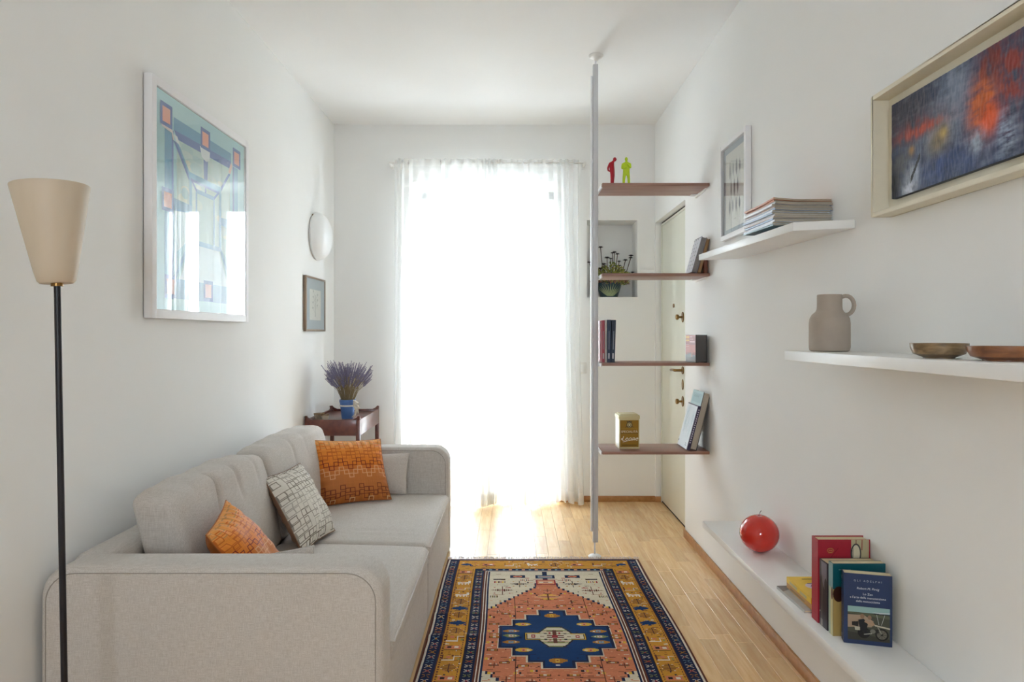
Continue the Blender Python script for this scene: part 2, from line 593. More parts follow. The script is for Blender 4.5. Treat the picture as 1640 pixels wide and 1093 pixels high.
# entrance door
DX = XR + .045
door = struct('door_1', MB().box(DX, DX + .05, DY0 - .05, DY1 - .006, .012, DZ - .014).mesh('door_1', .004), DOORM)
part('door_edge_trim', MB().box(DX - .006, DX + .001, DY1 - .030, DY1 - .008, .012, DZ - .014).mesh('door_edge_trim', .002), DOORM, door)
part('door_edge_trim', MB().box(DX - .006, DX + .001, DY0 - .05, DY1 - .008, DZ - .030, DZ - .014).mesh('door_edge_trim', .002), DOORM, door)
part('shadow_gap', MB().box(DX + .004, DX + .06, DY0 - .05, DY1, -.01, .010).box(DX + .004, DX + .06, DY0 - .05, DY1, DZ - .012, DZ).box(DX + .010, DX + .06, DY1 - .005, DY1, 0, DZ).mesh('shadow_gap'), GAP, door)
def disc_x(mb, x, y, z, r, t, seg=20):
    return mb.tube([(x, y, z), (x - t, y, z)], r, seg)
part('peephole', disc_x(MB(), DX, 4.666, 1.438, .014, .006).mesh('peephole', smooth=True), BRASS, door)
LY = 4.42
for z in (1.354, .808):
    kn = part('lock_knob', MB().tube([(DX - .006, LY, z), (DX - .026, LY, z), (DX - .030, LY, z), (DX - .036, LY, z), (DX - .046, LY, z), (DX - .049, LY, z)], [.007, .007, .015, .018, .017, .010], 16).mesh('lock_knob', smooth=True), BRASS, door)
    mb = MB()
    pts = [(DX, LY + .024 * math.sin(a * PI / 12), z + .034 * math.cos(a * PI / 12)) for a in range(24)]
    mb.prism(pts, (-.006, 0, 0))
    part('escutcheon', mb.mesh('escutcheon', .001), BRASS, kn)
hd = part('door_handle', MB().tube([(DX, LY, 1.009), (DX - .045, LY, 1.009), (DX - .052, LY + .01, 1.009), (DX - .052, LY + .06, 1.010), (DX - .050, LY + .12, 1.006), (DX - .050, LY + .128, 1.005)], [.009, .009, .010, .0085, .0095, .006], 12).mesh('door_handle', smooth=True), BRASS, door)
part('rosette', disc_x(MB(), DX, LY, 1.009, .025, .006).mesh('rosette', smooth=True), BRASS, hd)
mb = MB(); mb.prism([(DX, LY + .018 * math.sin(a * PI / 12), .917 + .034 * math.cos(a * PI / 12)) for a in range(24)], (-.006, 0, 0))
part('keyhole_plate', mb.mesh('keyhole_plate', .001), BRASS, door)

# french window deep in its reveal
GY = YB + .36
win = struct('window_1', MB().box(WX0, WX0 + .06, GY, GY + .07, 0, WZ1).box(WX1 - .06, WX1, GY, GY + .07, 0, WZ1).box(WX0, WX1, GY, GY + .07, WZ1 - .06, WZ1).box(WX0, WX1, GY, GY + .07, 0, .03).mesh('window_1'), FRAMEW)
for (a, b, p0, p1) in ((WX0 + .06, -.198, -.555, -.307), (-.198, WX1 - .06, -.084, .169)):
    mb = MB().box(a, p0, GY + .01, GY + .06, .03, WZ1 - .06).box(p1, b, GY + .01, GY + .06, .03, WZ1 - .06)
    mb.box(p0, p1, GY + .01, GY + .06, 2.223, WZ1 - .06).box(p0, p1, GY + .01, GY + .06, .03, .16).box(p0, p1, GY + .01, GY + .06, .93, .98)
    sash = part('sash', mb.mesh('sash'), FRAMEW, win)
    for z0, z1 in ((.16, .93), (.98, 2.223)):
        part('pane', MB().box(p0, p1, GY + .032, GY + .037, z0, z1).mesh('pane'), PANE, sash)
part('window_handle', MB().tube([(-.21, GY, 1.08), (-.21, GY - .05, 1.08), (-.21, GY - .05, 1.19)], .008, 8).mesh('window_handle', smooth=True), WPLAST, win)
RWX0, RWX1, RWZ0, RWZ1 = -.5, .2, 1.15, 2.15  # unseen window, added and sized for fill light from the rear
mb = bars((RWX0, YR - .05, RWZ0), (1, 0, 0), (0, 0, 1), (0, -1, 0), RWX1 - RWX0, RWZ1 - RWZ0, .06, .07)
mb.box(-.18, -.12, YR - .12, YR - .05, RWZ0 + .06, RWZ1 - .06)
fill_win = struct('fill_window', mb.mesh('fill_window'), FRAMEW)
for a, b in ((RWX0 + .06, -.18), (-.12, RWX1 - .06)):
    part('pane', MB().box(a, b, YR - .09, YR - .085, RWZ0 + .06, RWZ1 - .06).mesh('pane'), PANE, fill_win)

# outside: balcony and the pale house across the street
OUT = plain('pale_render', C('#d9d6cc'), 0.9, 0.03, 2)
bal = thing('balcony', 'pale balcony with a slim railing outside the french window', 'balcony', (-.2, 6.1, -.2))
part('balcony_slab', MB().box(-2.4, 2.0, YB + .5, 6.75, -.2, -.03).mesh('balcony_slab'), OUT, bal)
part('handrail', MB().box(-2.4, 2.0, 6.66, 6.70, .98, 1.02).mesh('handrail'), FRAMEW, bal)
for i in range(37):
    part('baluster', MB().box(-2.38 + i * .12, -2.366 + i * .12, 6.67, 6.684, -.03, .98).mesh('baluster'), FRAMEW, bal)
hs = thing('house', 'pale house across the street, bright behind the sheer curtains', 'building', (0, 22, -12))
part('facade', MB().box(-16, 16, 22, 30, -12, 2.5).mesh('facade'), OUT, hs)
part('cornice', MB().box(-16.2, 16.2, 21.7, 30.2, 2.5, 2.8).mesh('cornice'), OUT, hs)
for i in range(9):
    for z in (-1.6, -5.0):
        w = part('window', MB().box(-13.6 + i * 3.2, -12.4 + i * 3.2, 21.93, 22.02, z, z + 1.9).mesh('window'), plain('far_glass', C('#8d979c'), .3) if i == 0 and z == -1.6 else bpy.data.materials['far_glass'], hs)

# ------------------------------------------------------------------ sofa
SX0, SX1 = -1.305, -.356          # back at the wall, front
NA0, NA1 = 1.880, 2.015           # near arm
FA0, FA1 = 3.853, 3.985           # far arm
AH = .603
sofa = thing('sofa', 'light grey linen sofa along the wall with low rounded arms', 'sofa', ((SX0 + SX1) / 2, 2.93, 0))
def arm(y0, y1, face):
    R = .085; prof = []
    for cx, cz, a0 in ((SX1 - R, AH - R, 0), (SX0 + R, AH - R, 90)):
        for i in range(9):
            a = math.radians(a0 + i * 90 / 8)
            prof.append((cx + R * math.cos(a), cz + R * math.sin(a)))
    prof.append((SX0, .012)); prof.append((SX1, .012))
    r = .024
    rings = []
    for i in range(6):
        a = i / 5 * PI / 2
        rings.append((y0 + r * (1 - math.sin(a)), r * (1 - math.cos(a))))
    rings = rings[::-1] + [(y1 - r * (1 - math.sin(i / 5 * PI / 2)), r * (1 - math.cos(i / 5 * PI / 2))) for i in range(6)]
    rings = sorted(rings)
    cx, cz = (SX0 + SX1) / 2, AH / 2
    hw, hh = (SX1 - SX0) / 2, AH / 2
    mb = MB(); n = len(prof); vs = []
    for y, ins in rings:
        for (x, z) in prof:
            fx = (hw - ins) / hw; fz = (hh - ins) / hh
            vs.append((cx + (x - cx) * fx, y, cz + (z - cz) * fz if z > .1 else z))
    fs = []
    for i in range(len(rings) - 1):
        for k in range(n):
            k2 = (k + 1) % n
            fs.append((i * n + k, (i + 1) * n + k, (i + 1) * n + k2, i * n + k2))
    fs.append(tuple(range(n))); fs.append(tuple((len(rings) - 1) * n + k for k in range(n))[::-1])
    mb.add(vs, fs)
    o = part('arm', mb.mesh('arm', smooth=True, weld=True, angle=50), LINEN, sofa)
    ys = face
    ip = [(cx + (x - cx) * (hw - .020) / hw, ys, cz + (z - cz) * (hh - .018) / hh if z > .1 else z) for x, z in prof[:-2]]
    path = [(ip[0][0], ys, .02)] + ip + [(ip[-1][0], ys, .02)]
    part('seam', MB().tube(path, .0016, 6).mesh('seam', smooth=True), SEAM, o)
arm(NA0, NA1, NA0 + .0005)
arm(FA0, FA1, FA0 + .0005)
def bdisp(p):
    return Vector((0, 0, .006 * nz(p, 4, 3)))
part('backrest', softbox(SX0, -1.17, NA1 - .01, FA0 + .01, .05, .600, .04, (3, 24, 6), bdisp).mesh('backrest', smooth=True, weld=True), LINEN, sofa)
SEAMY = 2.915
mb = softbox(-.90, SX1 - .004, NA1 - .002, SEAMY, .015, .30, .012, (3, 6, 4), lambda p: Vector((.004 * nz((p.x, p.y * 6, p.z), 2, 1), 0, 0)))
part('front_panel', mb.mesh('front_panel', smooth=True, weld=True), LINEN, sofa)
mb = softbox(-.90, SX1 - .004, SEAMY + .003, FA0 + .002, .015, .30, .012, (3, 6, 4), lambda p: Vector((.004 * nz((p.x, p.y * 6, p.z), 2, 2), 0, 0)))
part('front_panel', mb.mesh('front_panel', smooth=True, weld=True), LINEN, sofa)
for i, (y0, y1) in enumerate(((NA1 + .002, SEAMY), (SEAMY + .002, FA0 - .002))):
    def sd(p, y0=y0, y1=y1, i=i):
        d = Vector((0, 0, 0))
        if p.z > .30:
            u = (p.y - y0) / (y1 - y0); w = (p.x + .97) / .61
            w = min(max(w, 0), 1); u = min(max(u, 0), 1)
            d.z += .020 * (math.sin(PI * u) ** .6) * (1 - .4 * w) - .012 * w * w
            d.z += .005 * nz(p, 5, 4 + i) * math.sin(PI * u)
            fold = sum(math.exp(-((p.y - c - .03 * nz((p.x, c, 0), 3, 9)) / .009) ** 2) for c in (y0 + .06, y0 + .105, y0 + .16))
            if i == 1:
                d.z -= .0045 * fold * math.exp(-((p.x + .62) / .22) ** 2)
        return d
    sc = part('seat_cushion', softbox(-1.0, SX1 + .002, y0, y1, .255, .352, .030, (22, 46, 4), sd).mesh('seat_cushion', smooth=True, weld=True), LINEN, sofa)
    xs = SX1 + .001
    part('piping', MB().tube([(xs - .02, y0 + .004, .335), (xs, y0 + .03, .322)] + [(xs + .001, y0 + .03 + (y1 - y0 - .06) * q / 12, .322 + .0015 * math.sin(q * 2.1)) for q in range(1, 12)] + [(xs, y1 - .03, .322), (xs - .02, y1 - .004, .335)], .0042, 8).mesh('piping', smooth=True), LINEN, sc)
for i, (y0, y1) in enumerate(((2.130, 2.905), (2.925, 3.815))):
    def bd(p, y0=y0, y1=y1, i=i):
        u = min(max((p.y - y0) / (y1 - y0), 0), 1); w = min(max((p.z - .36) / .40, 0), 1)
        d = Vector((0, 0, 0))
        d.x += -.095 * w                                     # leaning back
        bul = (math.sin(PI * u) ** .5) * (math.sin(PI * min(max(w * .92 + .04, 0), 1)) ** .6)
        fr_ = min(max((p.x + 1.065) / .085, 0), 1); fr_ = fr_ * fr_ * (3 - 2 * fr_)
        if fr_ > 0:
            d.x += .030 * bul * fr_
            if w > .35:   # creases running down from the top edge
                for c, wd, dp in ((.09, .022, .012), (.27, .018, .032), (.50, .020, .026), (.74, .024, .013)):
                    cc = c + (.10 - .12 * (1 - w)) * (1 if i == 0 else .6) + .02 * nz((w * 3, c * 9, i), 1, 2)
                    d.x -= dp * math.exp(-((u - cc) / wd) ** 2) * max(0, (w - (.40 if c == .27 else .62)) / .5) * (1.0 if i == 0 else .25) * fr_ * min(1, u * 9, (1 - u) * 9)
        d.z += .012 * math.sin(PI * u) * w
        d.z += .008 * nz((p.x * .5, p.y, p.z * .3), 9, 5 + i) * w
        d.x += .006 * nz(p, 7, 8 + i)
        d.z -= .012 * min(1, max(0, (w - .55) / .45)) ** 2 * (1 - min(1, min(u, 1 - u) / .10))
        return d
    mm = softbox(-1.112, -.972, y0, y1, .355, .742, .034, (8, 130, 40), bd)
    part('back_cushion', mm.mesh('back_cushion', smooth=True, weld=True), LINEND, sofa)

# ------------------------------------------------------------------ throw pillows
def raster(n, bg):
    a = np.zeros((n, n, 3), dtype=np.float32)
    a[:] = bg
    return a
def sq(a, cx, cy, s, col, t=2):
    n = a.shape[0]
    x0, x1, y0, y1 = [int(round(q)) for q in (cx - s / 2, cx + s / 2, cy - s / 2, cy + s / 2)]
    def fill(xa, xb, ya, yb):
        xa, ya = max(xa, 0), max(ya, 0)
        if xb > xa and yb > ya: a[ya:yb, xa:xb] = col
    fill(x0, x1 + t, y0, y0 + t); fill(x0, x1 + t, y1, y1 + t)
    fill(x0, x0 + t, y0, y1 + t); fill(x1, x1 + t, y0, y1 + t)
def paint_orange(n, seed=0):
    rs = np.random.RandomState(seed)
    a = raster(n, 0)
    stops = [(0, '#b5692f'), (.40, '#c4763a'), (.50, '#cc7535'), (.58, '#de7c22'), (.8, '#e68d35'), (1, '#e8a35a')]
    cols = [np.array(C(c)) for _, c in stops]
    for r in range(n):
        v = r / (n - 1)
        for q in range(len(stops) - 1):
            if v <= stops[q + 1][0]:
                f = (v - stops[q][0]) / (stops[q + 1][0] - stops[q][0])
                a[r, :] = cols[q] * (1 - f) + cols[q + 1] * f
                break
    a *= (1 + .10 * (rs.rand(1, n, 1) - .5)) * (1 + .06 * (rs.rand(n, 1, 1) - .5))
    cell = n / 15.0
    def row(v, col, hs=(2, 1, 0, 1), ph=0, skip=()):
        for i in range(-1, 17):
            if (i + ph) % 4 in skip: continue
            sq(a, (i + .5) * cell, v * n + hs[(i + ph) % 4] * cell * .82, cell * .92, col, max(1, int(n / 75)))
    row(.885, C('#c08a52'), ph=1); row(.80, C('#cc6a22'), ph=3); row(.70, C('#c96a24'), ph=1); row(.63, C('#c4641f'), ph=2)
    row(.52, C('#7e2a12')); row(.385, C('#dfa673'), ph=0)
    row(.10, C('#7a3a1c'), (1, 0, 2, 1), 2, ()); row(.06, C('#7a3a1c'), (0, 0, 1, 0), 2, (1,))
    row(.015, C('#d7b07c'), (0, 0, 0, 0), 2, (1, 2, 3))
    return a
def paint_white(n, seed=0):
    rs = np.random.RandomState(seed)
    a = raster(n, C('#e0dbd0'))
    a *= 1 + .05 * (rs.rand(n, n, 1) - .5)
    cell = n / 12.5
    for j in range(13):
        tone = [.15, .35, .75, .55, .3, .85, .9, .6, .35, .2, .45, .7, .25][j]
        for i in range(13):
            if rs.rand() < .14: continue
            f = min(1, max(0, tone + .25 * (rs.rand() - .5) + .30 * (i / 12 - .35)))
            c = np.array(C('#6b5f52')) * (1 - f) + np.array(C('#c6c0b4')) * f
            sq(a, (i + .5) * cell, (j + .45 + .5 * ((i // 2 + j) % 2) * .5) * cell, cell * .94, c, max(1, int(n / 90)))
    return a
def pillow(name, label, BL, BR, TR, TL, t, mat, n=44, paint=None, back=None, seed=0, wr=1.0, group=None):
    BL, BR, TR, TL = map(Vector, (BL, BR, TR, TL))
    nn = (BR - BL).cross(TL - BL).normalized()
    base = (BL + BR) / 2
    root = thing(name, label, 'pillow', base, group=group)
    def pt(i, j, side):
        s = -1 + 2 * i / n; v = -1 + 2 * j / n
        s2 = s * (1 - .055 * (1 - v * v)); v2 = v * (1 - .055 * (1 - s * s))
        a, b = (s2 + 1) / 2, (v2 + 1) / 2
        p = BL * (1 - a) * (1 - b) + BR * a * (1 - b) + TR * a * b + TL * (1 - a) * b
        e = max(0, (1 - abs(s) ** 2.6) * (1 - abs(v) ** 2.6)) ** .62
        h = t / 2 * e
        q = Vector((s * 2.2 + seed, v * 2.2, side))
        h += wr * t * .05 * noise.noise(q) * e ** .5
        ed = min(1 - abs(s), 1 - abs(v))
        h += wr * t * .035 * math.sin((s if abs(v) > abs(s) else v) * 26 + seed) * math.exp(-ed * 7) * min(1, ed * 12)
        return p + nn * (h if side > 0 else -h)
    mb = MB(); vs = [pt(i, j, 1) for j in range(n + 1) for i in range(n + 1)]
    fs = [(j * (n + 1) + i, j * (n + 1) + i + 1, (j + 1) * (n + 1) + i + 1, (j + 1) * (n + 1) + i) for j in range(n) for i in range(n)]
    mb.add(vs, fs)
    if paint is not None:
        a = paint(n, seed)
        mb.c = [tuple(a[j, i]) for j in range(n) for i in range(n)]
    part('cover_front', mb.mesh('cover_front', smooth=True, angle=80), mat, root)
    mb = MB(); m = 30; nb = n; n = m
    vs = []
    nold = nb
    for j in range(m + 1):
        for i in range(m + 1):
            vs.append(pt(i, j, -1))
    mb.add(vs, [(j * (m + 1) + i, (j + 1) * (m + 1) + i, (j + 1) * (m + 1) + i + 1, j * (m + 1) + i + 1) for j in range(m) for i in range(m)], back)
    part('cover_back', mb.mesh('cover_back', smooth=True, angle=80), mat, root)
    edge = [pt(i, 0, 1) for i in range(m)] + [pt(m, i, 1) for i in range(m)] + [pt(m - i, m, 1) for i in range(m)] + [pt(0, m - i, 1) for i in range(m + 1)]
    pm_ = MB().tube(edge, .0022, 6)
    if back: pm_.c = [back] * len(pm_.f)
    part('edge_seam', pm_.mesh('edge_seam', smooth=True), mat, root)
    return root
SZ = .372
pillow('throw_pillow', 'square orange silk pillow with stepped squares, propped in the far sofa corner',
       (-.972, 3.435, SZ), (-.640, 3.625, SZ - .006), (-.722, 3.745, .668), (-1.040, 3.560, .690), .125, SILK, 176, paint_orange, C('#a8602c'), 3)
pillow('throw_pillow', 'cream pillow with brown line squares leaning on the back cushions',
       (-.835, 2.725, SZ - .004), (-.790, 3.045, SZ - .004), (-1.000, 3.22, .635), (-1.035, 2.840, .645), .13, FABP, 190, paint_white, C('#8a6a55'), 5, 1.6)
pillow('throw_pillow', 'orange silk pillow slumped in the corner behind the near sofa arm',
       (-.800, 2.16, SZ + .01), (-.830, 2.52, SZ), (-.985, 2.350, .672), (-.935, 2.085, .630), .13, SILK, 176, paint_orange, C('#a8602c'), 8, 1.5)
pillow('lumbar_pillow', 'small plain grey pillow between orange pillow and far sofa arm',
       (-.985, 3.735, SZ), (-.580, 3.755, SZ - .008), (-.572, 3.835, .578), (-.985, 3.820, .565), .11, LINEND, 40, seed=2, wr=.35)
pillow('lumbar_pillow', 'small plain grey pillow mostly hidden behind the near sofa arm',
       (-.600, 2.135, SZ), (-.985, 2.135, SZ), (-.985, 2.055, .545), (-.600, 2.068, .603), .09, LINEND, 40, seed=4, wr=.35)

# ------------------------------------------------------------------ oriental rug
RX0, RX1, RY1, RY0 = -.350, .692, 3.745, 1.83
def rug_image():
    cs = .004
    W = int((RX1 - RX0) / cs); Hh = int((RY1 - RY0) / cs)
    rs = np.random.RandomState(11)
    c = {k: np.array(C(v)) for k, v in dict(navy='#1c2340', blue='#163663', gold='#b8832f', ochre='#a5702a', coral='#bd7352', coral2='#cd8d68',
         ivory='#c6bba4', brown='#5b3427', white='#cfc6b6', dark='#2b2226', yellow='#c9a33c', red='#8e2f33', teal='#6d8b98', green='#7d8450').items()}
    a = np.zeros((Hh, W, 3), dtype=np.float32)
    def R(x0, x1, t0, t1, col):
        xa, xb = int(round(x0 / cs)), int(round(x1 / cs)); ta, tb = int(round(t0 / cs)), int(round(t1 / cs))
        a[max(ta, 0):max(tb, ta + 1, 0), max(xa, 0):max(xb, xa + 1, 0)] = c[col] if isinstance(col, str) else col
    Wm, Lm = W * cs, Hh * cs
    cx, ct = Wm / 2, Lm / 2
    R(0, Wm, 0, Lm, 'brown')
    R(.010, Wm - .010, .006, Lm - .006, 'white')
    R(.014, Wm - .014, .008, Lm - .008, 'navy')
    R(.064, Wm - .064, .022, Lm - .022, 'brown')
    R(.069, Wm - .069, .026, Lm - .026, 'gold')
    # field surround
    R(.160, Wm - .160, .150, Lm - .150, 'dark')
    R(.164, Wm - .164, .153, Lm - .153, 'navy')
    R(.208, Wm - .208, .183, Lm - .183, 'brown')
    R(.214, Wm - .214, .186, Lm - .186, 'white')
    R(.220, Wm - .220, .189, Lm - .189, 'brown')
    R(.228, Wm - .228, .192, Lm - .192, 'white')
    R(.234, Wm - .234, .195, Lm - .195, 'navy')
    F0, F1, T0, T1 = .242, Wm - .242, .200, Lm - .200
    R(F0, F1, T0, T1, 'coral')
    # small reciprocal figures in the navy borders
    def hour(x, t, w, h, col, col2):
        for q in range(-3, 4):
            f = abs(q) / 3
            for sg in (-1, 1):
                R(x + sg * w * f / 2 - .0028, x + sg * w * f / 2 + .0028, t + h * (q - .5) / 7, t + h * (q + .5) / 7, col)
        R(x - .004, x + .004, t - .004, t + .004, col2)
    i = 0; t = .05
    while t < Lm - .03:
        for x in (.039, Wm - .039):
            hour(x, t, .024, .024, ['ivory', 'teal', 'ivory', 'coral2', 'ochre'][i % 5], ['red', 'navy', 'ochre'][i % 3])
        for x in (.186, Wm - .186):
            if .16 < t < Lm - .16:
                hour(x, t, .022, .022, ['white', 'ochre', 'ivory', 'white', 'green'][i % 5], ['dark', 'red'][i % 2])
        i += 1; t += .036
    x = .20
    while x < Wm - .18:
        for t in (.168, Lm - .168):
            R(x, x + .014, t - .006, t + .006, ['ivory', 'teal', 'ivory', 'coral2'][i % 4]); i += 1
        x += .034
    # gold border: animals, hooks and little trees
    def animal(x, t, s, kind, flip):
        f = -1 if flip else 1
        if kind == 0:      # dark blue bird
            for q in range(9):
                r = math.sin(PI * (q + .5) / 9)
                R(x - .038 * r * s, x + .034 * r * s, t + (q - 4.5) * .005 * s, t + (q - 3.5) * .005 * s, 'blue')
            R(x + f * .030 * s - .004, x + f * .030 * s + .008, t + .012, t + .026, 'blue')
            R(x - f * .02 - .006, x - f * .02 + .006, t - .03, t - .022, 'white')
        elif kind == 1:    # white goat
            R(x - .030 * s, x + .026 * s, t - .008, t + .008, 'white')
            R(x + f * .026 - .006, x + f * .026 + .006, t - .026, t + .004, 'white')
            for q in (-.024, -.008, .010, .022): R(x + q - .003, x + q + .003, t + .008, t + .022, 'white')
            R(x - .012, x + .004, t - .003, t + .003, 'coral')
        elif kind == 2:    # hooked meander
            R(x - .036, x - .031, t - .022, t + .022, 'brown'); R(x - .036, x + .012, t + .018, t + .023, 'white')
            R(x + .010, x + .015, t - .010, t + .023, 'white'); R(x + .010, x + .036, t - .012, t - .007, 'white')
            R(x - .018, x - .002, t - .010, t + .006, 'coral'); R(x + .024, x + .032, t + .004, t + .016, 'green')
        elif kind == 3:    # little tree
            R(x - .002, x + .002, t - .030, t + .030, 'dark')
            for q in range(-3, 4):
                w = .030 * (1 - abs(q) / 5)
                R(x - w, x + w, t + q * .008 - .0015, t + q * .008 + .0015, 'brown')
                R(x - w - .006, x - w, t + q * .008 - .003, t + q * .008 + .003, ['coral', 'ivory', 'navy'][(q + 3) % 3])
                R(x + w, x + w + .006, t + q * .008 - .003, t + q * .008 + .003, ['ivory', 'coral', 'yellow'][(q + 3) % 3])
        else:              # coral block with eyes
            R(x - .030, x + .030, t - .016, t + .016, 'coral')
            R(x - .022, x - .006, t - .008, t + .008, 'dark'); R(x + .006, x + .022, t - .008, t + .008, 'white')
            R(x - .034, x + .034, t + .018, t + .022, 'dark')
    seq = [4, 3, 1, 2, 1, 3, 0, 3, 0, 3, 2, 4, 2, 3]
    t = .20; i = 0
    while t < Lm - .17:
        animal(.115, t, 1, seq[i % 14], False); animal(Wm - .115, t, 1, seq[i % 14], True)
        t += .078; i += 1
    x = .11; i = 0
    while x < Wm - .08:
        for t in (.088, Lm - .088):
            animal(x, t, .8, [0, 4, 2, 1, 3, 4, 2][i % 7], i % 2)
        x += .118; i += 1
    # speckle lines along the gold border
    for x in (.076, .150, Wm - .150, Wm - .076):
        t = .16
        while t < Lm - .16:
            R(x - .002, x + .002, t, t + .010, 'brown'); t += .018
    # ivory corner pieces with a stepped edge
    for m in range(0, 300):
        d = m * cs                       # distance from the end of the field
        if T0 + d > ct: break
        tt = .200 + d
        if tt < .36: half = -.012
        elif tt < .405: half = .046
        else:
            step = math.floor((tt - .405) / .024)
            half = .052 + step * (.228 / 11)
        if half < (F1 - F0) / 2 and tt < .695:
            for t in (tt, Lm - tt - cs):
                R(F0, cx - half, t, t + cs, 'ivory'); R(cx + half, F1, t, t + cs, 'ivory')
                R(cx - half - .010, cx - half, t, t + cs, 'navy'); R(cx + half, cx + half + .010, t, t + cs, 'navy')
    for t in (.30, Lm - .30):
        for sx in (-1, 1):
            pass
    def mir(fn):
        for sx in (-1, 1):
            for st in (-1, 1):
                fn(lambda x0, x1, t0, t1, col, sx=sx, st=st: R(*(sorted((cx + sx * x0, cx + sx * x1))), *(sorted((ct + st * t0, ct + st * t1))), col))
    def star(r, x, t, s, col, col2):
        for q in range(-4, 5):
            r(x + q * .006 * s - .003, x + q * .006 * s + .003, t - .004 * (5 - abs(q)) * s * .5, t + .004 * (5 - abs(q)) * s * .5, col)
        r(x - .030 * s, x + .030 * s, t - .002, t + .002, col); r(x - .002, x + .002, t - .030 * s, t + .030 * s, col)
        for dx, dt in ((-.02, -.02), (.02, -.02), (-.02, .02), (.02, .02)):
            r(x + dx * s - .004, x + dx * s + .004, t + dt * s - .004, t + dt * s + .004, col2)
        r(x - .005, x + .005, t - .005, t + .005, col2)
    def corner(r):
        star(r, .215, .50, 1.75, 'brown', 'red'); star(r, .130, .585, 1.5, 'dark', 'ochre')
        r(.10, .175, .668, .708, 'navy'); r(.125, .150, .662, .672, 'ivory'); r(.125, .150, .704, .714, 'ivory'); r(.115, .160, .680, .696, 'coral'); r(.13, .145, .683, .693, 'red'); r(.20, .26, .64, .655, 'dark')
        for q in range(6):
            r(.20 + q * .010, .205 + q * .010, .600, .626, ['brown', 'yellow', 'red'][q % 3])
            r(.235 + q * .007, .238 + q * .007, .41, .436, ['brown', 'green', 'dark'][q % 3])
        for q in range(5):
            r(.085 + q * .009, .089 + q * .009, .628, .65, ['red', 'dark'][q % 2])
        r(.17, .20, .53, .536, 'red'); r(.205, .26, .445, .449, 'brown'); r(.08, .10, .66, .668, 'red')
    mir(corner)
    def topbox(r):
        r(0, .048, .575, .64, 'red'); r(0, .040, .583, .632, 'coral2'); r(0, .030, .60, .616, 'ivory'); r(.0, .012, .603, .612, 'red')
        r(0, .046, .66, .71, 'navy'); r(0, .036, .67, .70, 'teal'); r(0, .03, .68, .69, 'coral'); r(0, .06, .65, .653, 'red')
    mir(topbox)
    # medallion
    def med(r):
        g = .010
        for hw, hl in ((.222, .098), (.165, .160), (.108, .208), (.052, .258)):
            r(0, hw + g, 0, hl + g, 'ivory')
        for hw, hl in ((.222, .098), (.165, .160), (.108, .208), (.052, .258)):
            r(0, hw + g * .6, 0, hl + g * .6, 'navy')
        for hw, hl in ((.218, .094), (.160, .156), (.104, .204), (.048, .254)):
            r(0, hw, 0, hl, 'blue')
    mir(med)
    def meddet(r):
        # cream hexagon in the middle with side arms
        for q in range(16):
            hw = .070 - .0035 * max(0, q - 3)
            r(0, hw + .006, q * .006, q * .006 + .006, 'dark')
        for q in range(15):
            hw = .068 - .0036 * max(0, q - 3)
            r(0, hw, q * .006, q * .006 + .006, 'ivory' if q % 5 < 4 else 'green')
        r(.06, .124, 0, .030, 'dark'); r(.06, .120, 0, .026, 'yellow'); r(.06, .116, 0, .022, 'dark'); r(.06, .112, 0, .019, 'ivory')
        r(.080, .098, 0, .010, 'red'); r(.085, .092, 0, .005, 'white')
        r(0, .012, 0, .012, 'red'); r(.012, .030, .004, .012, 'brown'); r(0, .006, .014, .060, 'brown'); r(.016, .024, .022, .036, 'red')
        r(.030, .044, .018, .030, 'dark'); r(.0, .03, .044, .050, 'brown'); r(.034, .05, .04, .046, 'ochre')
        # lozenge flowers on the blue
        for (x, t, w, h, k1, k2) in ((.178, .050, .034, .018, 'ochre', 'teal'), (.178, 0, .034, .014, 'green', 'ivory'), (.128, .118, .034, .018, 'yellow', 'coral2'), (.0, .205, .034, .022, 'ochre', 'yellow')):
            for q in range(-4, 5):
                f = math.cos(q / 5 * PI / 2)
                r(x - w * f if x else 0, x + w * f, t + q * h / 4.5 - h / 9, t + q * h / 4.5 + h / 9, 'brown' if abs(q) == 4 else k1)
            r(x - .010 if x else 0, x + .010, t - h * .6, t + h * .6, k2); r(x - .003 if x else 0, x + .003, t - .004, t + .004, 'red')
            if x: r(x - w * .7, x - w * .4, t - .004, t + .004, 'white')
        r(.0, .010, .236, .246, 'white')
    mir(meddet)
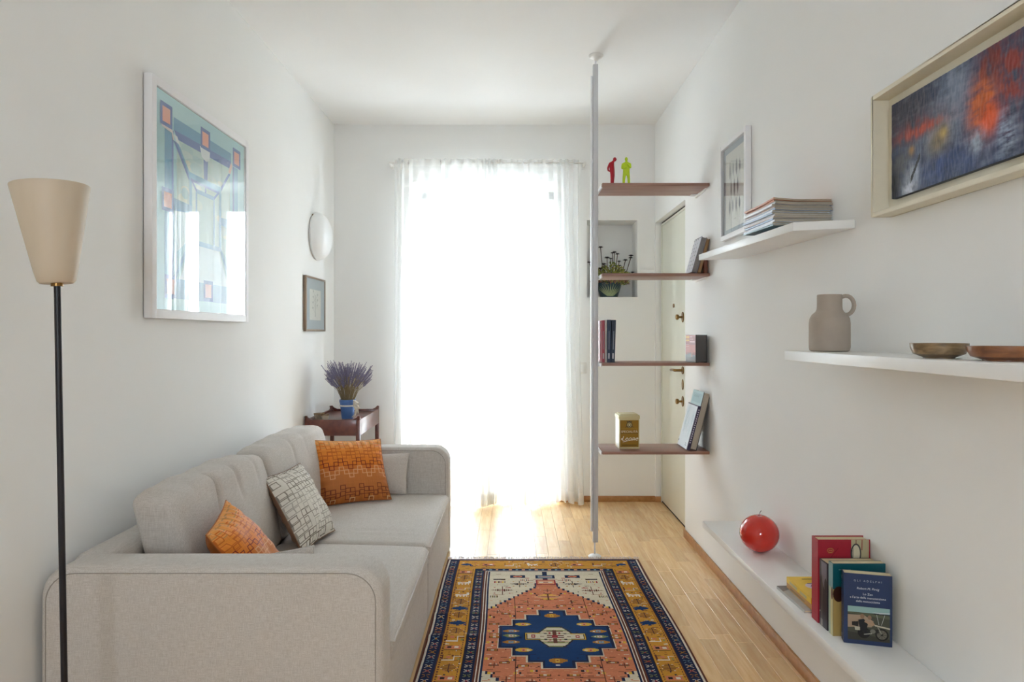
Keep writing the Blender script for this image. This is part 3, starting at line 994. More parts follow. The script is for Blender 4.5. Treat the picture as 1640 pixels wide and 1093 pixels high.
    # scattered figures in the coral field
    def fieldfig(r):
        for (x, t, kind) in ((.05, .315, 0), (.0, .42, 1), (.0, .50, 2), (.15, .30, 3), (.20, .22, 0), (.245, .30, 3), (.262, .19, 3), (.25, .12, 0), (.262, .05, 3), (.24, .24, 2), (.13, .245, 0), (.10, .36, 2), (.19, .345, 2), (.245, .01, 0), (.17, .20, 3), (.09, .285, 3), (.07, .46, 3)):
            if kind == 0:
                r(x - .022, x + .022, t - .008, t + .008, 'brown'); r(x - .018, x + .018, t - .005, t + .005, 'ochre'); r(x - .006, x + .006, t - .005, t + .005, 'ivory')
            elif kind == 1:
                for q in range(-5, 6):
                    w = .075 * (1 - abs(q) / 6)
                    r(0, w, t + q * .007 - .0035, t + q * .007 + .0035, 'brown' if q in (-5, 5) else ('yellow' if abs(q) > 2 else 'coral2'))
                r(0, .004, t - .04, t + .04, 'brown'); r(.02, .05, t - .004, t + .004, 'green'); r(0, .03, t - .003, t + .003, 'brown')
            elif kind == 2:
                r(x - .020, x + .020, t - .002, t + .002, 'brown'); r(x - .002, x + .002, t - .020, t + .020, 'brown')
                r(x - .012, x - .006, t - .012, t - .006, 'ivory'); r(x + .006, x + .012, t + .006, t + .012, 'green')
            else:
                r(x - .014, x - .004, t - .008, t + .008, 'dark'); r(x + .004, x + .014, t - .008, t + .008, 'yellow'); r(x - .003, x + .003, t - .004, t + .004, 'white')
        r(.155, .158, .17, .42, 'brown'); r(.05, .155, .33, .3325, 'brown')
    mir(fieldfig)
    # small filler knots between the figures
    sets = {'gold': ['brown', 'brown', 'coral', 'ivory', 'navy', 'dark', 'ochre'], 'coral': ['brown', 'ivory', 'ochre', 'coral2', 'dark', 'brown', 'coral2'], 'ivory': ['brown', 'dark', 'ochre', 'coral', 'ivory'], 'blue': ['navy', 'navy', 'blue']}
    for base, cand in sets.items():
        m0 = np.abs(a - c[base]).sum(axis=2) < 1e-4
        for _ in range({'gold': 1500, 'coral': 1300, 'ivory': 420, 'blue': 300}[base]):
            y0, x0 = rs.randint(4, Hh - 8), rs.randint(4, W // 2)
            h_, w_ = (rs.randint(1, 4), rs.randint(1, 3)) if rs.rand() < .5 else (1, rs.randint(3, 7))
            col = c[cand[rs.randint(len(cand))]]
            if m0[y0:y0 + h_, x0:x0 + w_].all():
                a[y0:y0 + h_, x0:x0 + w_] = col
            xm = W - x0 - w_
            if m0[y0:y0 + h_, xm:xm + w_].all():
                a[y0:y0 + h_, xm:xm + w_] = col
    # yarn variation (abrash)
    a *= 1 + .16 * (rs.rand(Hh, W, 1) - .5)
    ab = np.repeat(rs.rand(Hh // 6 + 1, 1, 1), 6, axis=0)[:Hh]
    a *= 1 + .12 * (ab - .5)
    return a
def build_rug():
    a = rug_image()
    Hh, W = a.shape[:2]
    xs = np.linspace(RX0, RX1, W + 1); ys = np.linspace(RY1, RY0, Hh + 1)
    X, Y = np.meshgrid(xs, ys)
    Z = np.full_like(X, .0085)
    # a few soft waves where the rug has rucked up along the sofa side
    for yc, amp, wd in ((3.30, .004, .035), (3.02, .008, .028), (2.80, .010, .030), (2.70, .004, .03)):
        Z += amp * np.exp(-((Y - yc - .03 * np.sin(X * 3)) / wd) ** 2) * np.clip((.25 - X) / .55, 0, 1)
    X = X + .004 * np.sin(Y * 5.0) + .010 * ((Y - RY1) / (RY0 - RY1)) * (X > .2)
    V = np.stack([X, Y, Z], axis=-1).reshape(-1, 3)
    idx = np.arange((Hh + 1) * (W + 1)).reshape(Hh + 1, W + 1)
    F = np.stack([idx[:-1, :-1], idx[1:, :-1], idx[1:, 1:], idx[:-1, 1:]], axis=-1).reshape(-1, 4)
    me = bpy.data.meshes.new('pile')
    me.vertices.add(len(V)); me.vertices.foreach_set('co', V.astype(np.float32).ravel())
    me.loops.add(F.size); me.loops.foreach_set('vertex_index', F.astype(np.int32).ravel())
    me.polygons.add(len(F)); me.polygons.foreach_set('loop_start', np.arange(0, F.size, 4, dtype=np.int32))
    me.update(calc_edges=True); me.validate()
    at = me.color_attributes.new('Col', 'FLOAT_COLOR', 'CORNER')
    col = np.ones((len(F), 4, 4), dtype=np.float32); col[:, :, :3] = a.reshape(-1, 1, 3)
    at.data.foreach_set('color', col.ravel())
    me.shade_smooth()
    rug = thing('rug', 'oriental wool rug with navy medallion on coral and gold animal border', 'rug', ((RX0 + RX1) / 2, (RY0 + RY1) / 2, 0))
    part('pile', me, RUGM, rug)
    bind = MB().box(RX0 - .003, RX1 + .003, RY0 - .002, RY1 + .002, .0005, .0078)
    part('binding', bind.mesh('binding', .002), plain('rug_binding', C('#6b4633'), .95, .2, 200), rug)
    fr = MB(); rs = random.Random(3)
    for yy, sg in ((RY1, 1), (RY0, -1)):
        x = RX0
        while x < RX1:
            L = .030 + rs.random() * .026; dx = rs.uniform(-.012, .012)
            fr.tube([(x, yy, .006), (x + dx * .4, yy + sg * L * .5, .009 + rs.random() * .006), (x + dx, yy + sg * L, .002 + rs.random() * .004)], .0015, 4, caps=False)
            x += .0042
    f = part('fringe', fr.mesh('fringe'), plain('fringe_wool', C('#cdbfb4'), .95, .2, 300), rug); f['kind'] = 'stuff'
build_rug()

# ------------------------------------------------------------------ curtains
def curtain(name, label, xa, xb, zones, yb, seed, flare=(0, 0)):
    root = thing(name, label, 'curtain', ((xa + xb) / 2, yb, .02))
    NXc, NZc = 300, 44
    ZT, ZB = 2.515, .018
    def phase(x):
        ph = x * 2 * PI / .105
        for c, w, g in zones:
            ph += g * 2 * PI * (math.atan((x - c) / w) / PI)
        return ph
    def P(i, z, dy=0):
        u = i / NXc
        h = (ZT - z) / (ZT - ZB)
        x = xa + (xb - xa) * u
        dens = sum(math.exp(-((x - c) / (w * 1.8)) ** 2) for c, w, g in zones)
        ph = phase(x)
        amp = (.010 + .016 * h) * (1 + .9 * dens)
        y = yb + amp * math.sin(ph + .5 * math.sin(z * 1.3 + seed)) + .006 * noise.noise(Vector((x * 14, z * .8, seed)))
        y += (.062 * h ** 1.3) * math.sin(2 * PI * (x + .145) / .385) - .028 * h
        xx = x + .012 * dens * math.cos(ph * 1.7) * (.5 + h * .5) + (flare[0] * (1 - u) + flare[1] * u) * h ** 2
        xx += .006 * noise.noise(Vector((x * 3, z * 1.5, seed + 4)))
        return (xx, min(y, YB - .016) + dy, z + (0 if h < 1 else 0))
    def sheet(z0, z1, nzr, dy=0):
        mb = MB()
        vs = [P(i, z1 + (z0 - z1) * j / nzr, dy) for j in range(nzr + 1) for i in range(NXc + 1)]
        fs = [(j * (NXc + 1) + i, (j + 1) * (NXc + 1) + i, (j + 1) * (NXc + 1) + i + 1, j * (NXc + 1) + i + 1) for j in range(nzr) for i in range(NXc)]
        return mb.add(vs, fs)
    part('sheer_cloth', sheet(ZB, ZT, NZc).mesh('sheer_cloth', smooth=True, angle=180), SHEER, root)
    part('hem', sheet(ZB, .105, 3, -.003).mesh('hem', smooth=True, angle=180), SHEERH, root)
    part('heading_tape', sheet(2.462, ZT, 2, -.003).mesh('heading_tape', smooth=True, angle=180), SHEERH, root)
curtain('sheer_curtain', 'white sheer curtain beside the lavender table', -.850, -.100, ((-.80, .05, 2.5), (-.16, .06, 4.0), (-.5, .03, .6)), 4.955, 1, (-.015, 0))
curtain('sheer_curtain', 'white sheer curtain beside the metal pole', -.235, .490, ((-.16, .05, 3.0), (.38, .07, 3.0), (.10, .03, .5)), 4.975, 5, (0, .03))
rod = thing('curtain_rod', 'thin white rod carrying both sheer curtains', 'curtain rod', (-.18, 4.97, 2.49))
part('rod', MB().tube([(-.90, 4.967, 2.490), (.54, 4.967, 2.490)], .006, 10).mesh('rod', smooth=True), WPLAST, rod)
for x in (-.89, .53):
    part('rod_bracket', MB().box(x - .008, x + .008, 4.96, YB, 2.482, 2.498).box(x - .012, x + .012, YB - .006, YB, 2.465, 2.515).mesh('rod_bracket', .001), WPLAST, rod)

# ------------------------------------------------------------------ pole and walnut shelves
PX, PY = .465, 3.805
pole = thing('tension_pole', 'slim grey metal pole clamped between floor and ceiling', 'pole', (PX, PY, 0))
part('shaft', MB().box(PX - .014, PX + .014, PY - .014, PY + .014, .085, 2.745).mesh('shaft', .002), STEEL_SHADED, pole)
part('side_rail', MB().box(PX - .026, PX - .016, PY - .008, PY + .020, .145, 2.68).mesh('side_rail', .002), STEEL, pole)
for z in (.35, 1.2, 2.2):
    part('rail_clip', MB().box(PX - .020, PX - .012, PY - .006, PY + .012, z, z + .02).mesh('rail_clip'), STEEL, pole)
part('foot', MB().lathe([(0, .001), (.036, .001), (.037, .006), (.030, .012), (.012, .017), (0, .018)], 28, (PX - .004, PY, 0)).mesh('foot', smooth=True, weld=True), WPLAST, pole)
part('threaded_rod', MB().tube([(PX - .004, PY, .015), (PX - .004, PY, .09)], .0045, 10).mesh('threaded_rod', smooth=True), STEEL, pole)
part('ceiling_foot', MB().lathe([(0, H - .001), (.040, H - .001), (.041, H - .006), (.034, H - .016), (.012, H - .024), (.010, H - .034), (0, H - .035)][::-1], 28, (PX + .004, PY, 0)).mesh('ceiling_foot', smooth=True, weld=True), WPLAST, pole)
part('ceiling_rod', MB().tube([(PX, PY, 2.74), (PX + .002, PY, H - .03)], .006, 10).mesh('ceiling_rod', smooth=True), STEEL, pole)
ORD = ['topmost walnut shelf on the pole, carrying two small figurines', 'second walnut shelf from the ceiling, in front of the wall niche',
       'third walnut shelf from the ceiling, carrying dark blue books', 'lowest walnut shelf on the pole, carrying the gold tin']
SHZ = [2.053, 1.570, 1.090, .616]
HY0, HY1 = 3.648, 3.912
for z, lb in zip(SHZ, ORD):
    t = thing('wall_shelf', lb, 'shelf', (.77, 3.78, z), group='walnut shelves on the metal pole')
    part('board', MB().box(PX + .018, XR - .006, HY0, HY1, z - .016, z).mesh('board', .0015), WALNUT, t)
    part('pole_bracket', MB().box(PX + .013, PX + .021, HY0 + .03, HY1 - .02, z - .024, z - .004).mesh('pole_bracket', .001), STEEL, t)
    part('wall_bracket', MB().prism([(XR - .004, HY0 + .05, z - .017), (XR - .004, HY1, z - .017), (XR - .004, HY1, z - .030), (XR - .004, HY0 + .09, z - .024)], (-.012, 0, 0)).box(XR - .045, XR, HY1 - .05, HY1 - .004, z - .020, z - .016).mesh('wall_bracket'), WPLAST, t)

# figurines
RED = plain('red_resin', C('#b80f26'), .45, .05, 80)
LIME = plain('lime_resin', C('#c2df1e'), .45, .05, 80)
def figurine(label, loc, rz, vs, es, rs, mat, extra=()):
    t = thing('figurine', label, 'figurine', loc, (0, 0, rz), group='small resin figurines on the topmost shelf')
    s = .168 / 1.75
    me = skin_mesh('body', [tuple(c * s for c in v) for v in vs], es, [tuple(q * s for q in (r if isinstance(r, tuple) else (r, r))) for r in rs], 2)
    part('body', me, mat, t, local=True)
    for nme, mb in extra:
        mb.v = [tuple(c * s for c in v) for v in mb.v]
        part(nme, mb.mesh(nme, smooth=True, weld=True), mat, t, local=True)
E_ = [(0, 1), (1, 2), (2, 3), (3, 4), (2, 5), (5, 6), (6, 7), (2, 8), (8, 9), (9, 10), (0, 11), (11, 12), (12, 13), (13, 14), (0, 15), (15, 16), (16, 17), (17, 18)]
R_ = [(.165, .13), (.17, .13), (.17, .12), (.065, .065), (.075, .075), .07, .058, .05, .07, .058, .05, (.10, .10), (.085, .085), (.075, .07), (.05, .055), (.10, .10), (.085, .085), (.075, .07), (.05, .055)]
def head(c, r=(.088, .105, .125)):
    mb = MB()
    pr = [(math.sin(PI * i / 10), -math.cos(PI * i / 10)) for i in range(11)]
    mb.lathe(pr, 14)
    mb.v = [(c[0] + x * r[0], c[1] + y * r[1], c[2] + z * r[2]) for x, y, z in mb.v]
    mb.add([(c[0] - .02, c[1] - r[1] * .95, c[2] - .03), (c[0] + .02, c[1] - r[1] * .95, c[2] - .03), (c[0], c[1] - r[1] * .9, c[2] + .03), (c[0], c[1] - r[1] * 1.25, c[2] - .02)], [(0, 1, 3), (1, 2, 3), (2, 0, 3)])
    return mb
# local: figure faces -y
v_red = [(0, 0, .90), (0, .03, 1.12), (0, .06, 1.38), (0, -.03, 1.50), (0, -.09, 1.56),
         (-.20, .09, 1.36), (-.23, .20, 1.10), (-.08, .21, .95), (.20, .09, 1.36), (.23, .20, 1.10), (.08, .22, .97),
         (-.10, .0, .78), (-.11, .0, .46), (-.11, .02, .09), (-.12, -.10, .045), (.10, .0, .78), (.12, .03, .46), (.12, .05, .09), (.13, -.07, .045)]
figurine('small red figurine of a standing person with hands clasped behind the back', (.556, 3.775, 2.0535), math.radians(62), v_red, E_, R_, RED, (('head', head((0, -.13, 1.62))),))
v_grn = [(0, 0, .90), (0, .0, 1.12), (0, .0, 1.38), (0, -.01, 1.50), (0, -.02, 1.55),
         (-.21, .0, 1.36), (-.25, -.05, 1.10), (.05, -.17, 1.14), (.21, .0, 1.36), (.25, -.06, 1.12), (.03, -.18, 1.34),
         (-.11, .0, .78), (-.14, .0, .46), (-.15, .02, .09), (-.16, -.10, .045), (.11, .0, .78), (.14, .0, .46), (.15, .02, .09), (.16, -.10, .045)]
figurine('small lime green figurine of a standing person with folded arms', (.632, 3.775, 2.0535), math.radians(-8), v_grn, E_, R_, LIME, (('head', head((0, -.05, 1.63))),))

# ------------------------------------------------------------------ picture frames
UY, UZ = Vector((0, 1, 0)), Vector((0, 0, 1))
WFRAME = plain('white_frame_wood', C('#f0eff0'), .45, .01, 30)
# large blue print
o = Vector((XL + .004, 2.444, 1.303)); n = Vector((1, 0, 0))
pic = thing('picture_frame', 'large white framed blue perspective print beside the floor lamp', 'picture', (XL, 2.89, 1.303))
W_, H_ = .897, .880
part('frame', bars(o, UY, UZ, n, W_, H_, .032, .030).mesh('frame', .0012), WFRAME, pic)
mb = MB(); obox(mb, o, UY, UZ, n, .005, W_ - .005, .005, H_ - .005, 0, .020)
part('backing', mb.mesh('backing'), plain('backing_board', C('#3a302c'), .9, .05, 30), pic)
m_ = .034; pw, ph = W_ - 2 * m_, H_ - 2 * m_
pp = Plane2(o + UY * m_ + UZ * m_ + n * .0205, UY * pw, UZ * ph, n, .00004)
LB, MBL, DB, OR, IV = '#abdbe0', '#4f9cc2', '#3d68b0', '#efa58d', '#e2ebea'
pp.rect(0, 1, 0, 1, LB)
pp.rect(.20, .80, .10, .82, '#b9d6cc'); 
rq = random.Random(5)
for i in range(26):   # cloudy sky seen through the structure
    pp.ell(.22 + rq.random() * .55, .40 + rq.random() * .40, .03 + rq.random() * .05, .012 + rq.random() * .02, rq.choice(['#c9dccb', '#d7dfc6', '#a9cdc9', '#c2d8cf']), 10)
pp.poly([(.20, .10), (.36, .36), (.64, .36), (.80, .10)], '#cfe3e6')
pp.poly([(.20, .28), (.33, .36), (.33, .33), (.20, .12)], '#8cc3c6'); pp.poly([(.80, .28), (.67, .36), (.67, .33), (.80, .12)], '#8cc3c6')
# columns, beams
for a, b in ((.085, .165), (.835, .905)):
    pp.rect(a, b, .05, .845, MBL); pp.rect(b - .016 if a < .5 else a, b if a < .5 else a + .016, .05, .845, DB)
pp.rect(.168, .812, .866, .912, MBL, 1); pp.rect(.168, .812, .848, .868, MBL)
pp.poly([(.168, .852), (.812, .866), (.787, .822), (.204, .815)], DB)
pp.rect(.168, .835, .055, .150, '#7fb2d0')
pp.poly([(.165, .80), (.215, .80), (.345, .655), (.312, .650)], DB); pp.poly([(.165, .83), (.20, .83), (.23, .79), (.215, .775)], IV)
pp.poly([(.19, .80), (.215, .795), (.35, .66), (.338, .652)], MBL)
pp.poly([(.80, .79), (.775, .79), (.648, .66), (.673, .66)], DB); pp.poly([(.81, .86), (.79, .83), (.775, .80), (.80, .79), (.83, .845)], '#e8c5b2')
pp.poly([(.471, .79), (.521, .79), (.516, .685), (.478, .687)], DB)
pp.poly([(.43, .85), (.545, .85), (.54, .80), (.50, .785), (.45, .80)], IV)
pp.rect(.31, .68, .652, .690, MBL); pp.rect(.31, .68, .648, .660, DB)
for x in (.318, .655):
    pp.rect(x, x + .028, .34, .66, MBL)
pp.rect(.395, .59, .600, .622, '#6fa5c8'); pp.rect(.385, .402, .36, .62, '#6fa5c8'); pp.rect(.585, .60, .36, .62, '#6fa5c8')
pp.line(.335, .66, .395, .61, .014, DB); pp.line(.655, .66, .59, .61, .014, DB); pp.rect(.485, .50, .62, .65, DB)
pp.poly([(.165, .53), (.345, .525), (.345, .487), (.165, .47)], '#6fa5c8'); pp.poly([(.835, .53), (.655, .525), (.655, .487), (.835, .47)], '#6fa5c8')
pp.line(.335, .36, .17, .14, .02, '#6fa5c8'); pp.line(.665, .36, .83, .14, .02, '#6fa5c8')
pp.rect(.33, .66, .335, .36, '#7fb2d0')
for (a, b) in ((.045, .845), (.438, .845), (.832, .848), (.058, .455), (.838, .455), (.083, .055), (.470, .058), (.848, .058)):
    pp.rect(a, a + .107, b, b + .107, DB); pp.rect(a + .018, a + .088, b + .018, b + .088, OR)
pp.poly([(.05, .845), (.152, .845), (.168, .80), (.155, .80), (.145, .83), (.06, .835)], '#e6dcd8')
part('print', pp.mb.mesh('print'), PRINT, pic)
mb = MB(); obox(mb, o, UY, UZ, n, .030, W_ - .030, .030, H_ - .030, .0268, .0278)
part('glass', mb.mesh('glass'), PICG, pic)

# small botanical picture
o = Vector((XL + .003, 4.32, 1.263)); W_, H_ = .448, .356
pic = thing('picture_frame', 'small botanical picture with grey-blue mat below the wall lamp', 'picture', (XL, 4.54, 1.263))
part('frame', bars(o, UY, UZ, n, W_, H_, .012, .018).mesh('frame', .001), plain('bronze_frame', C('#8f7a66'), .35, .05, 40, metal=.4), pic)
mb = MB(); obox(mb, o, UY, UZ, n, .004, W_ - .004, .004, H_ - .004, 0, .010)
part('backing', mb.mesh('backing'), plain('back_card', C('#5c5148'), .9), pic)
pp = Plane2(o + n * .0102, UY, UZ, n)
pp.rect(.012, W_ - .012, .012, H_ - .012, '#8ea9b4'); pp.rect(.094, .354, .072, .276, '#b9c4bd'); pp.rect(.097, .351, .075, .273, '#e2e4da')
part('mat', pp.mb.mesh('mat'), PRINT, pic)
pp = Plane2(o + n * .0108, UY, UZ, n)
for a in range(7):
    x = .19 + .012 * (a % 3); z = .12 + a * .018
    pp.line(.22, .095, .21 + .01 * math.sin(a), .24, .002, '#7c8578')
    pp.line(.215, z, .215 + (.05 if a % 2 else -.05), z + .03, .002, '#7c8578')
    pp.ell(.215 + (.05 if a % 2 else -.05), z + .034, .012, .008, '#9aa39a', 10); pp.ell(.215 + (.055 if a % 2 else -.045), z + .036, .004, .004, '#3c4038', 8)
part('botanical_drawing', pp.mb.mesh('botanical_drawing'), PRINT, pic)
mb = MB(); obox(mb, o, UY, UZ, n, .010, W_ - .010, .010, H_ - .010, .0145, .0155)
part('glass', mb.mesh('glass'), PICG, pic)

# feather picture on the other wall
n = Vector((-1, 0, 0)); o = Vector((XR - .002, 3.401, 1.703)); UM = Vector((0, -1, 0)); W_, H_ = .376, .467
pic = thing('picture_frame', 'white framed picture of small dark feathers with blue mat behind the magazines', 'picture', (XR, 3.21, 1.703))
part('frame', bars(o, UM, UZ, n, W_, H_, .022, .026).mesh('frame', .001), WFRAME, pic)
mb = MB(); obox(mb, o, UM, UZ, n, .004, W_ - .004, .004, H_ - .004, 0, .010)
part('backing', mb.mesh('backing'), plain('back_card_dark', C('#4c423c'), .9), pic)
pp = Plane2(o + n * .0102, UM, UZ, n)
pp.rect(.02, W_ - .02, .02, H_ - .02, '#71889b')
part('mat', pp.mb.mesh('mat'), PRINT, pic)
pp = Plane2(o + n * .0108, UM, UZ, n)
pp.rect(.050, W_ - .045, .048, H_ - .052, '#dcdcd2')
part('paper', pp.mb.mesh('paper'), PRINT, pic)
pp = Plane2(o + n * .0112, UM, UZ, n)
rr = random.Random(2)
for row, (zc, nn, hh) in enumerate(((.325, 4, .042), (.235, 3, .048), (.150, 4, .036))):
    for i in range(nn):
        x = .115 + i * .048 + (.02 if nn == 3 else 0); w = .008 + rr.random() * .005; h = hh * (.75 + .4 * rr.random())
        pp.poly([(x, zc - h), (x - w, zc - h * .3), (x - w * .8, zc + h * .4), (x, zc + h), (x + w * .8, zc + h * .35), (x + w, zc - h * .35)], rr.choice(['#3a3b3c', '#55585a', '#2b2c30', '#6a6a66']))
        pp.line(x, zc - h * 1.2, x, zc + h * 1.15, .0015, '#24252a')
pp.rect(.18, .21, .083, .087, '#a9a79c')
part('feather_drawing', pp.mb.mesh('feather_drawing'), PRINT, pic)
mb = MB(); obox(mb, o, UM, UZ, n, .020, W_ - .020, .020, H_ - .020, .0175, .0185)
part('glass', mb.mesh('glass'), PICG, pic)

# abstract painting in a deep cream shadow frame
o = Vector((XR - .001, 1.916, 1.572)); W_, H_ = .60, .336
pic = thing('picture_frame', 'abstract blue and orange painting in a deep cream box frame', 'painting', (XR, 1.62, 1.572))
CREAM = plain('cream_frame', C('#e6dfcb'), .6, .02, 40)
part('frame', bars(o, UM, UZ, n, W_, H_, .011, .055).mesh('frame', .0015), CREAM, pic)
mb = MB(); obox(mb, o, UM, UZ, n, .008, W_ - .008, .008, H_ - .008, 0, .010)
part('backing', mb.mesh('backing'), CREAM, pic)
cw, chh = .482, .256
oc = o + UM * .052 + UZ * .041 + n * .010
mb = MB(); obox(mb, oc, UM, UZ, n, 0, cw, 0, chh, 0, .0125, C('#1d2740'))
nx_, nz_ = 220, 118
def abstract(u, v):
    p = Vector((u * 4, v * 2.2, 1.3))
    t1 = noise.fractal(Vector((u * 5, v * 3, 2)), .6, 2.0, 5); t2 = noise.fractal(Vector((u * 22, v * 7, 7)), .7, 2.0, 4)
    t3 = noise.fractal(Vector((u * 9 + 3, v * 16, 4)), .7, 2.0, 4)
    c = np.array(C('#3d4f73')) + 0.0
    def mix(col, f):
        nonlocal c
        f = min(1, max(0, f)); c = c * (1 - f) + np.array(C(col)) * f
    g = lambda cu, cv, su, sv: math.exp(-((u - cu) / su) ** 2 - ((v - cv) / sv) ** 2)
    mix('#27345c', .6 * (v < .45) * (.6 + t1)); mix('#2a2336', g(.14, .85, .30, .28) * 1.1 + .3 * t2)
    mix('#7d8aa3', g(.56, .80, .10, .30) * 1.3 + .2 * t3); mix('#8892a6', g(.42, .52, .14, .20) * .9 + .2 * t2)
    mix('#6b2a2c', (g(.22, .62, .22, .10) + g(.80, .85, .10, .25)) * (1.0 + t2)); mix('#b4452c', g(.27, .58, .16, .05) * (1.1 + 1.2 * t2))
    mix('#8c3430', g(.92, .68, .08, .28) * (1.1 + 1.4 * t2)); mix('#c9622a', g(.74, .52, .080, .20) * (1.6 + 1.2 * t3)); mix('#e0581c', g(.79, .40, .055, .12) * 1.6)
    mix('#7b6c52', g(.42, .40, .09, .14) * 1.0 + .1 * t3); mix('#b59a5c', g(.46, .46, .035, .06) * 1.1); mix('#b08344', g(.19, .42, .025, .05) * 1.2)
    mix('#54555c', g(.10, .28, .12, .25) * (.8 + t2)); mix('#2c2c30', g(.03, .12, .06, .2) * 1.0)
    mix('#a9b2c4', g(.20, .14, .055, .12) * (1.7 + t2)); mix('#9fabbf', g(.70, .22, .07, .10) * (.8 + t2)); mix('#c3cbd8', g(.17, .05, .05, .06) * (1.3 + 2 * t2))
    mix('#8e9cb8', g(.90, .20, .05, .16) * (.9 + 2 * t3)); mix('#31477c', g(.50, .12, .2, .14) * (.8 + t1)); mix('#1d2333', max(0, .25 * t3 * t2))
    if abs((v - .14) - (u - .19) * 2.6) < .03 and .18 < u < .27: c = np.array(C('#23252c'))
    return tuple(np.clip(c * .95 * (1 + .32 * t2 + .22 * t3), .004, 1))
vs = [oc + UM * (cw * i / nx_) + UZ * (chh * j / nz_) + n * (.0148 + .0008 * noise.noise(Vector((i * .3, j * .1, 0)))) for j in range(nz_ + 1) for i in range(nx_ + 1)]
fs = []; cs_ = []
b0 = len(mb.v); mb.v += [tuple(v) for v in vs]
for j in range(nz_):
    for i in range(nx_):
        q = b0 + j * (nx_ + 1) + i
        mb.f.append((q, q + 1, q + nx_ + 2, q + nx_ + 1)); mb.c.append(abstract((i + .5) / nx_, (j + .5) / nz_))
part('canvas', mb.mesh('canvas'), CANVAS, pic)

# ------------------------------------------------------------------ lamps
WLAMP = plain('opal_glass', C('#f7f8f8'), .3, .004, 10)
wl = thing('wall_lamp', 'round white opal glass wall lamp in the corner above the botanical picture', 'lamp', (XL, 4.59, 1.90))
prof = [(.155, 0), (.162, .010), (.160, .022), (.150, .045), (.128, .068), (.095, .085), (.055, .095), (.02, .098), (0, .0985)]
mb = MB().lathe(prof, 40); mb.v = [(XL + .006 + z, 4.59 + x, 1.90 + y) for x, y, z in mb.v]
part('glass_dome', mb.mesh('glass_dome', smooth=True, weld=True), WLAMP, wl)
mb = MB().lathe([(0, 0), (.150, 0), (.150, .012), (.14, .014)], 40); mb.v = [(XL + z, 4.59 + x, 1.90 + y) for x, y, z in mb.v]
part('back_plate', mb.mesh('back_plate', smooth=True, weld=True), WPLAST, wl)
part('fixing_clip', MB().box(XL + .004, XL + .020, 4.50, 4.512, 2.02, 2.034).mesh('fixing_clip'), BRASS, wl)

fl = thing('floor_lamp', 'floor lamp with thin black pole and beige conical uplight shade', 'lamp', (-1.046, 1.60, 0))
bx, by = -1.046, 1.60
top = (-1.066, 1.60, 1.372)
part('base', MB().lathe([(0, 0), (.12, 0), (.122, .006), (.118, .014), (.03, .020), (.010, .035), (0, .035)], 40, (bx + .004, by, 0)).mesh('base', smooth=True, weld=True), BLACK, fl)
part('pole', MB().tube([(bx + .004, by, .02), top], .0072, 16).mesh('pole', smooth=True), BLACK, fl)
part('collar', MB().tube([(top[0], by, 1.357), (top[0] - .0004, by, 1.366)], .013, 16).mesh('collar', smooth=True), BRASS, fl)
sh = MB().lathe([(0, 0), (.034, .0), (.039, .006), (.045, .03), (.0805, .224), (.0805, .228), (.078, .228), (.042, .03), (0, .02)], 48)
ta = math.radians(-3.8); ca, sa = math.cos(ta), math.sin(ta)
sh.v = [(top[0] - .001 + x * ca + z * sa, by + y, 1.364 - x * sa * 1 + z * ca) for x, y, z in sh.v]
part('shade', sh.mesh('shade', smooth=True, weld=True), SHADE, fl)

# ------------------------------------------------------------------ side table with lavender
TX0, TX1, TY0, TY1, TZ = -1.312, -.962, 4.315, 4.945, .700
tb = thing('side_table', 'dark mahogany tray table in the corner behind the sofa', 'table', ((TX0 + TX1) / 2, (TY0 + TY1) / 2, 0))
part('tray_top', MB().box(TX0 + .012, TX1 - .012, TY0 + .012, TY1 - .012, TZ - .024, TZ - .012).mesh('tray_top', .001), MAHOG, tb)
for (a, b, c, d) in ((TX0 + .02, TX1 - .02, TY0, TY0 + .016), (TX0 + .02, TX1 - .02, TY1 - .016, TY1), (TX0, TX0 + .016, TY0 + .02, TY1 - .02), (TX1 - .016, TX1, TY0 + .02, TY1 - .02)):
    part('apron', MB().box(a, b, c, d, TZ - .100, TZ + .002).mesh('apron', .002), MAHOG, tb)
for x in (TX0 + .013, TX1 - .013):
    for y in (TY0 + .013, TY1 - .013):
        lg = part('leg', MB().box(x - .013, x + .013, y - .013, y + .013, .04, TZ - .002).mesh('leg', .003), MAHOG, tb)
        sx = 1 if x < -1.1 else -1; sy = 1 if y < 4.6 else -1
        h = MB()
        for dx, dy in ((sx, 0), (0, sy)):   # curved horn rising at the corner
            pts = [(0, -.004), (0, .024), (.012, .026), (.022, .014), (.050, .001), (.050, -.004)]
            P3 = [(x - sx * .012 + dx * a - (dy != 0) * 0, y - sy * .012 + dy * a, TZ + b) for a, b in pts]
            h.prism(P3, (0, sy * .014, 0) if dx else (sx * .014, 0, 0))
        part('corner_horn', h.mesh('corner_horn', .0015), MAHOG, lg)
        part('castor', MB().tube([(x - .008, y, .020), (x + .008, y, .020)], .020, 16).box(x - .004, x + .004, y - .004, y + .004, .02, .045).mesh('castor', smooth=True), BLACK, lg)
part('lower_shelf', MB().box(TX0 + .016, TX1 - .016, TY0 + .016, TY1 - .016, .20, .214).mesh('lower_shelf', .002), MAHOG, tb)

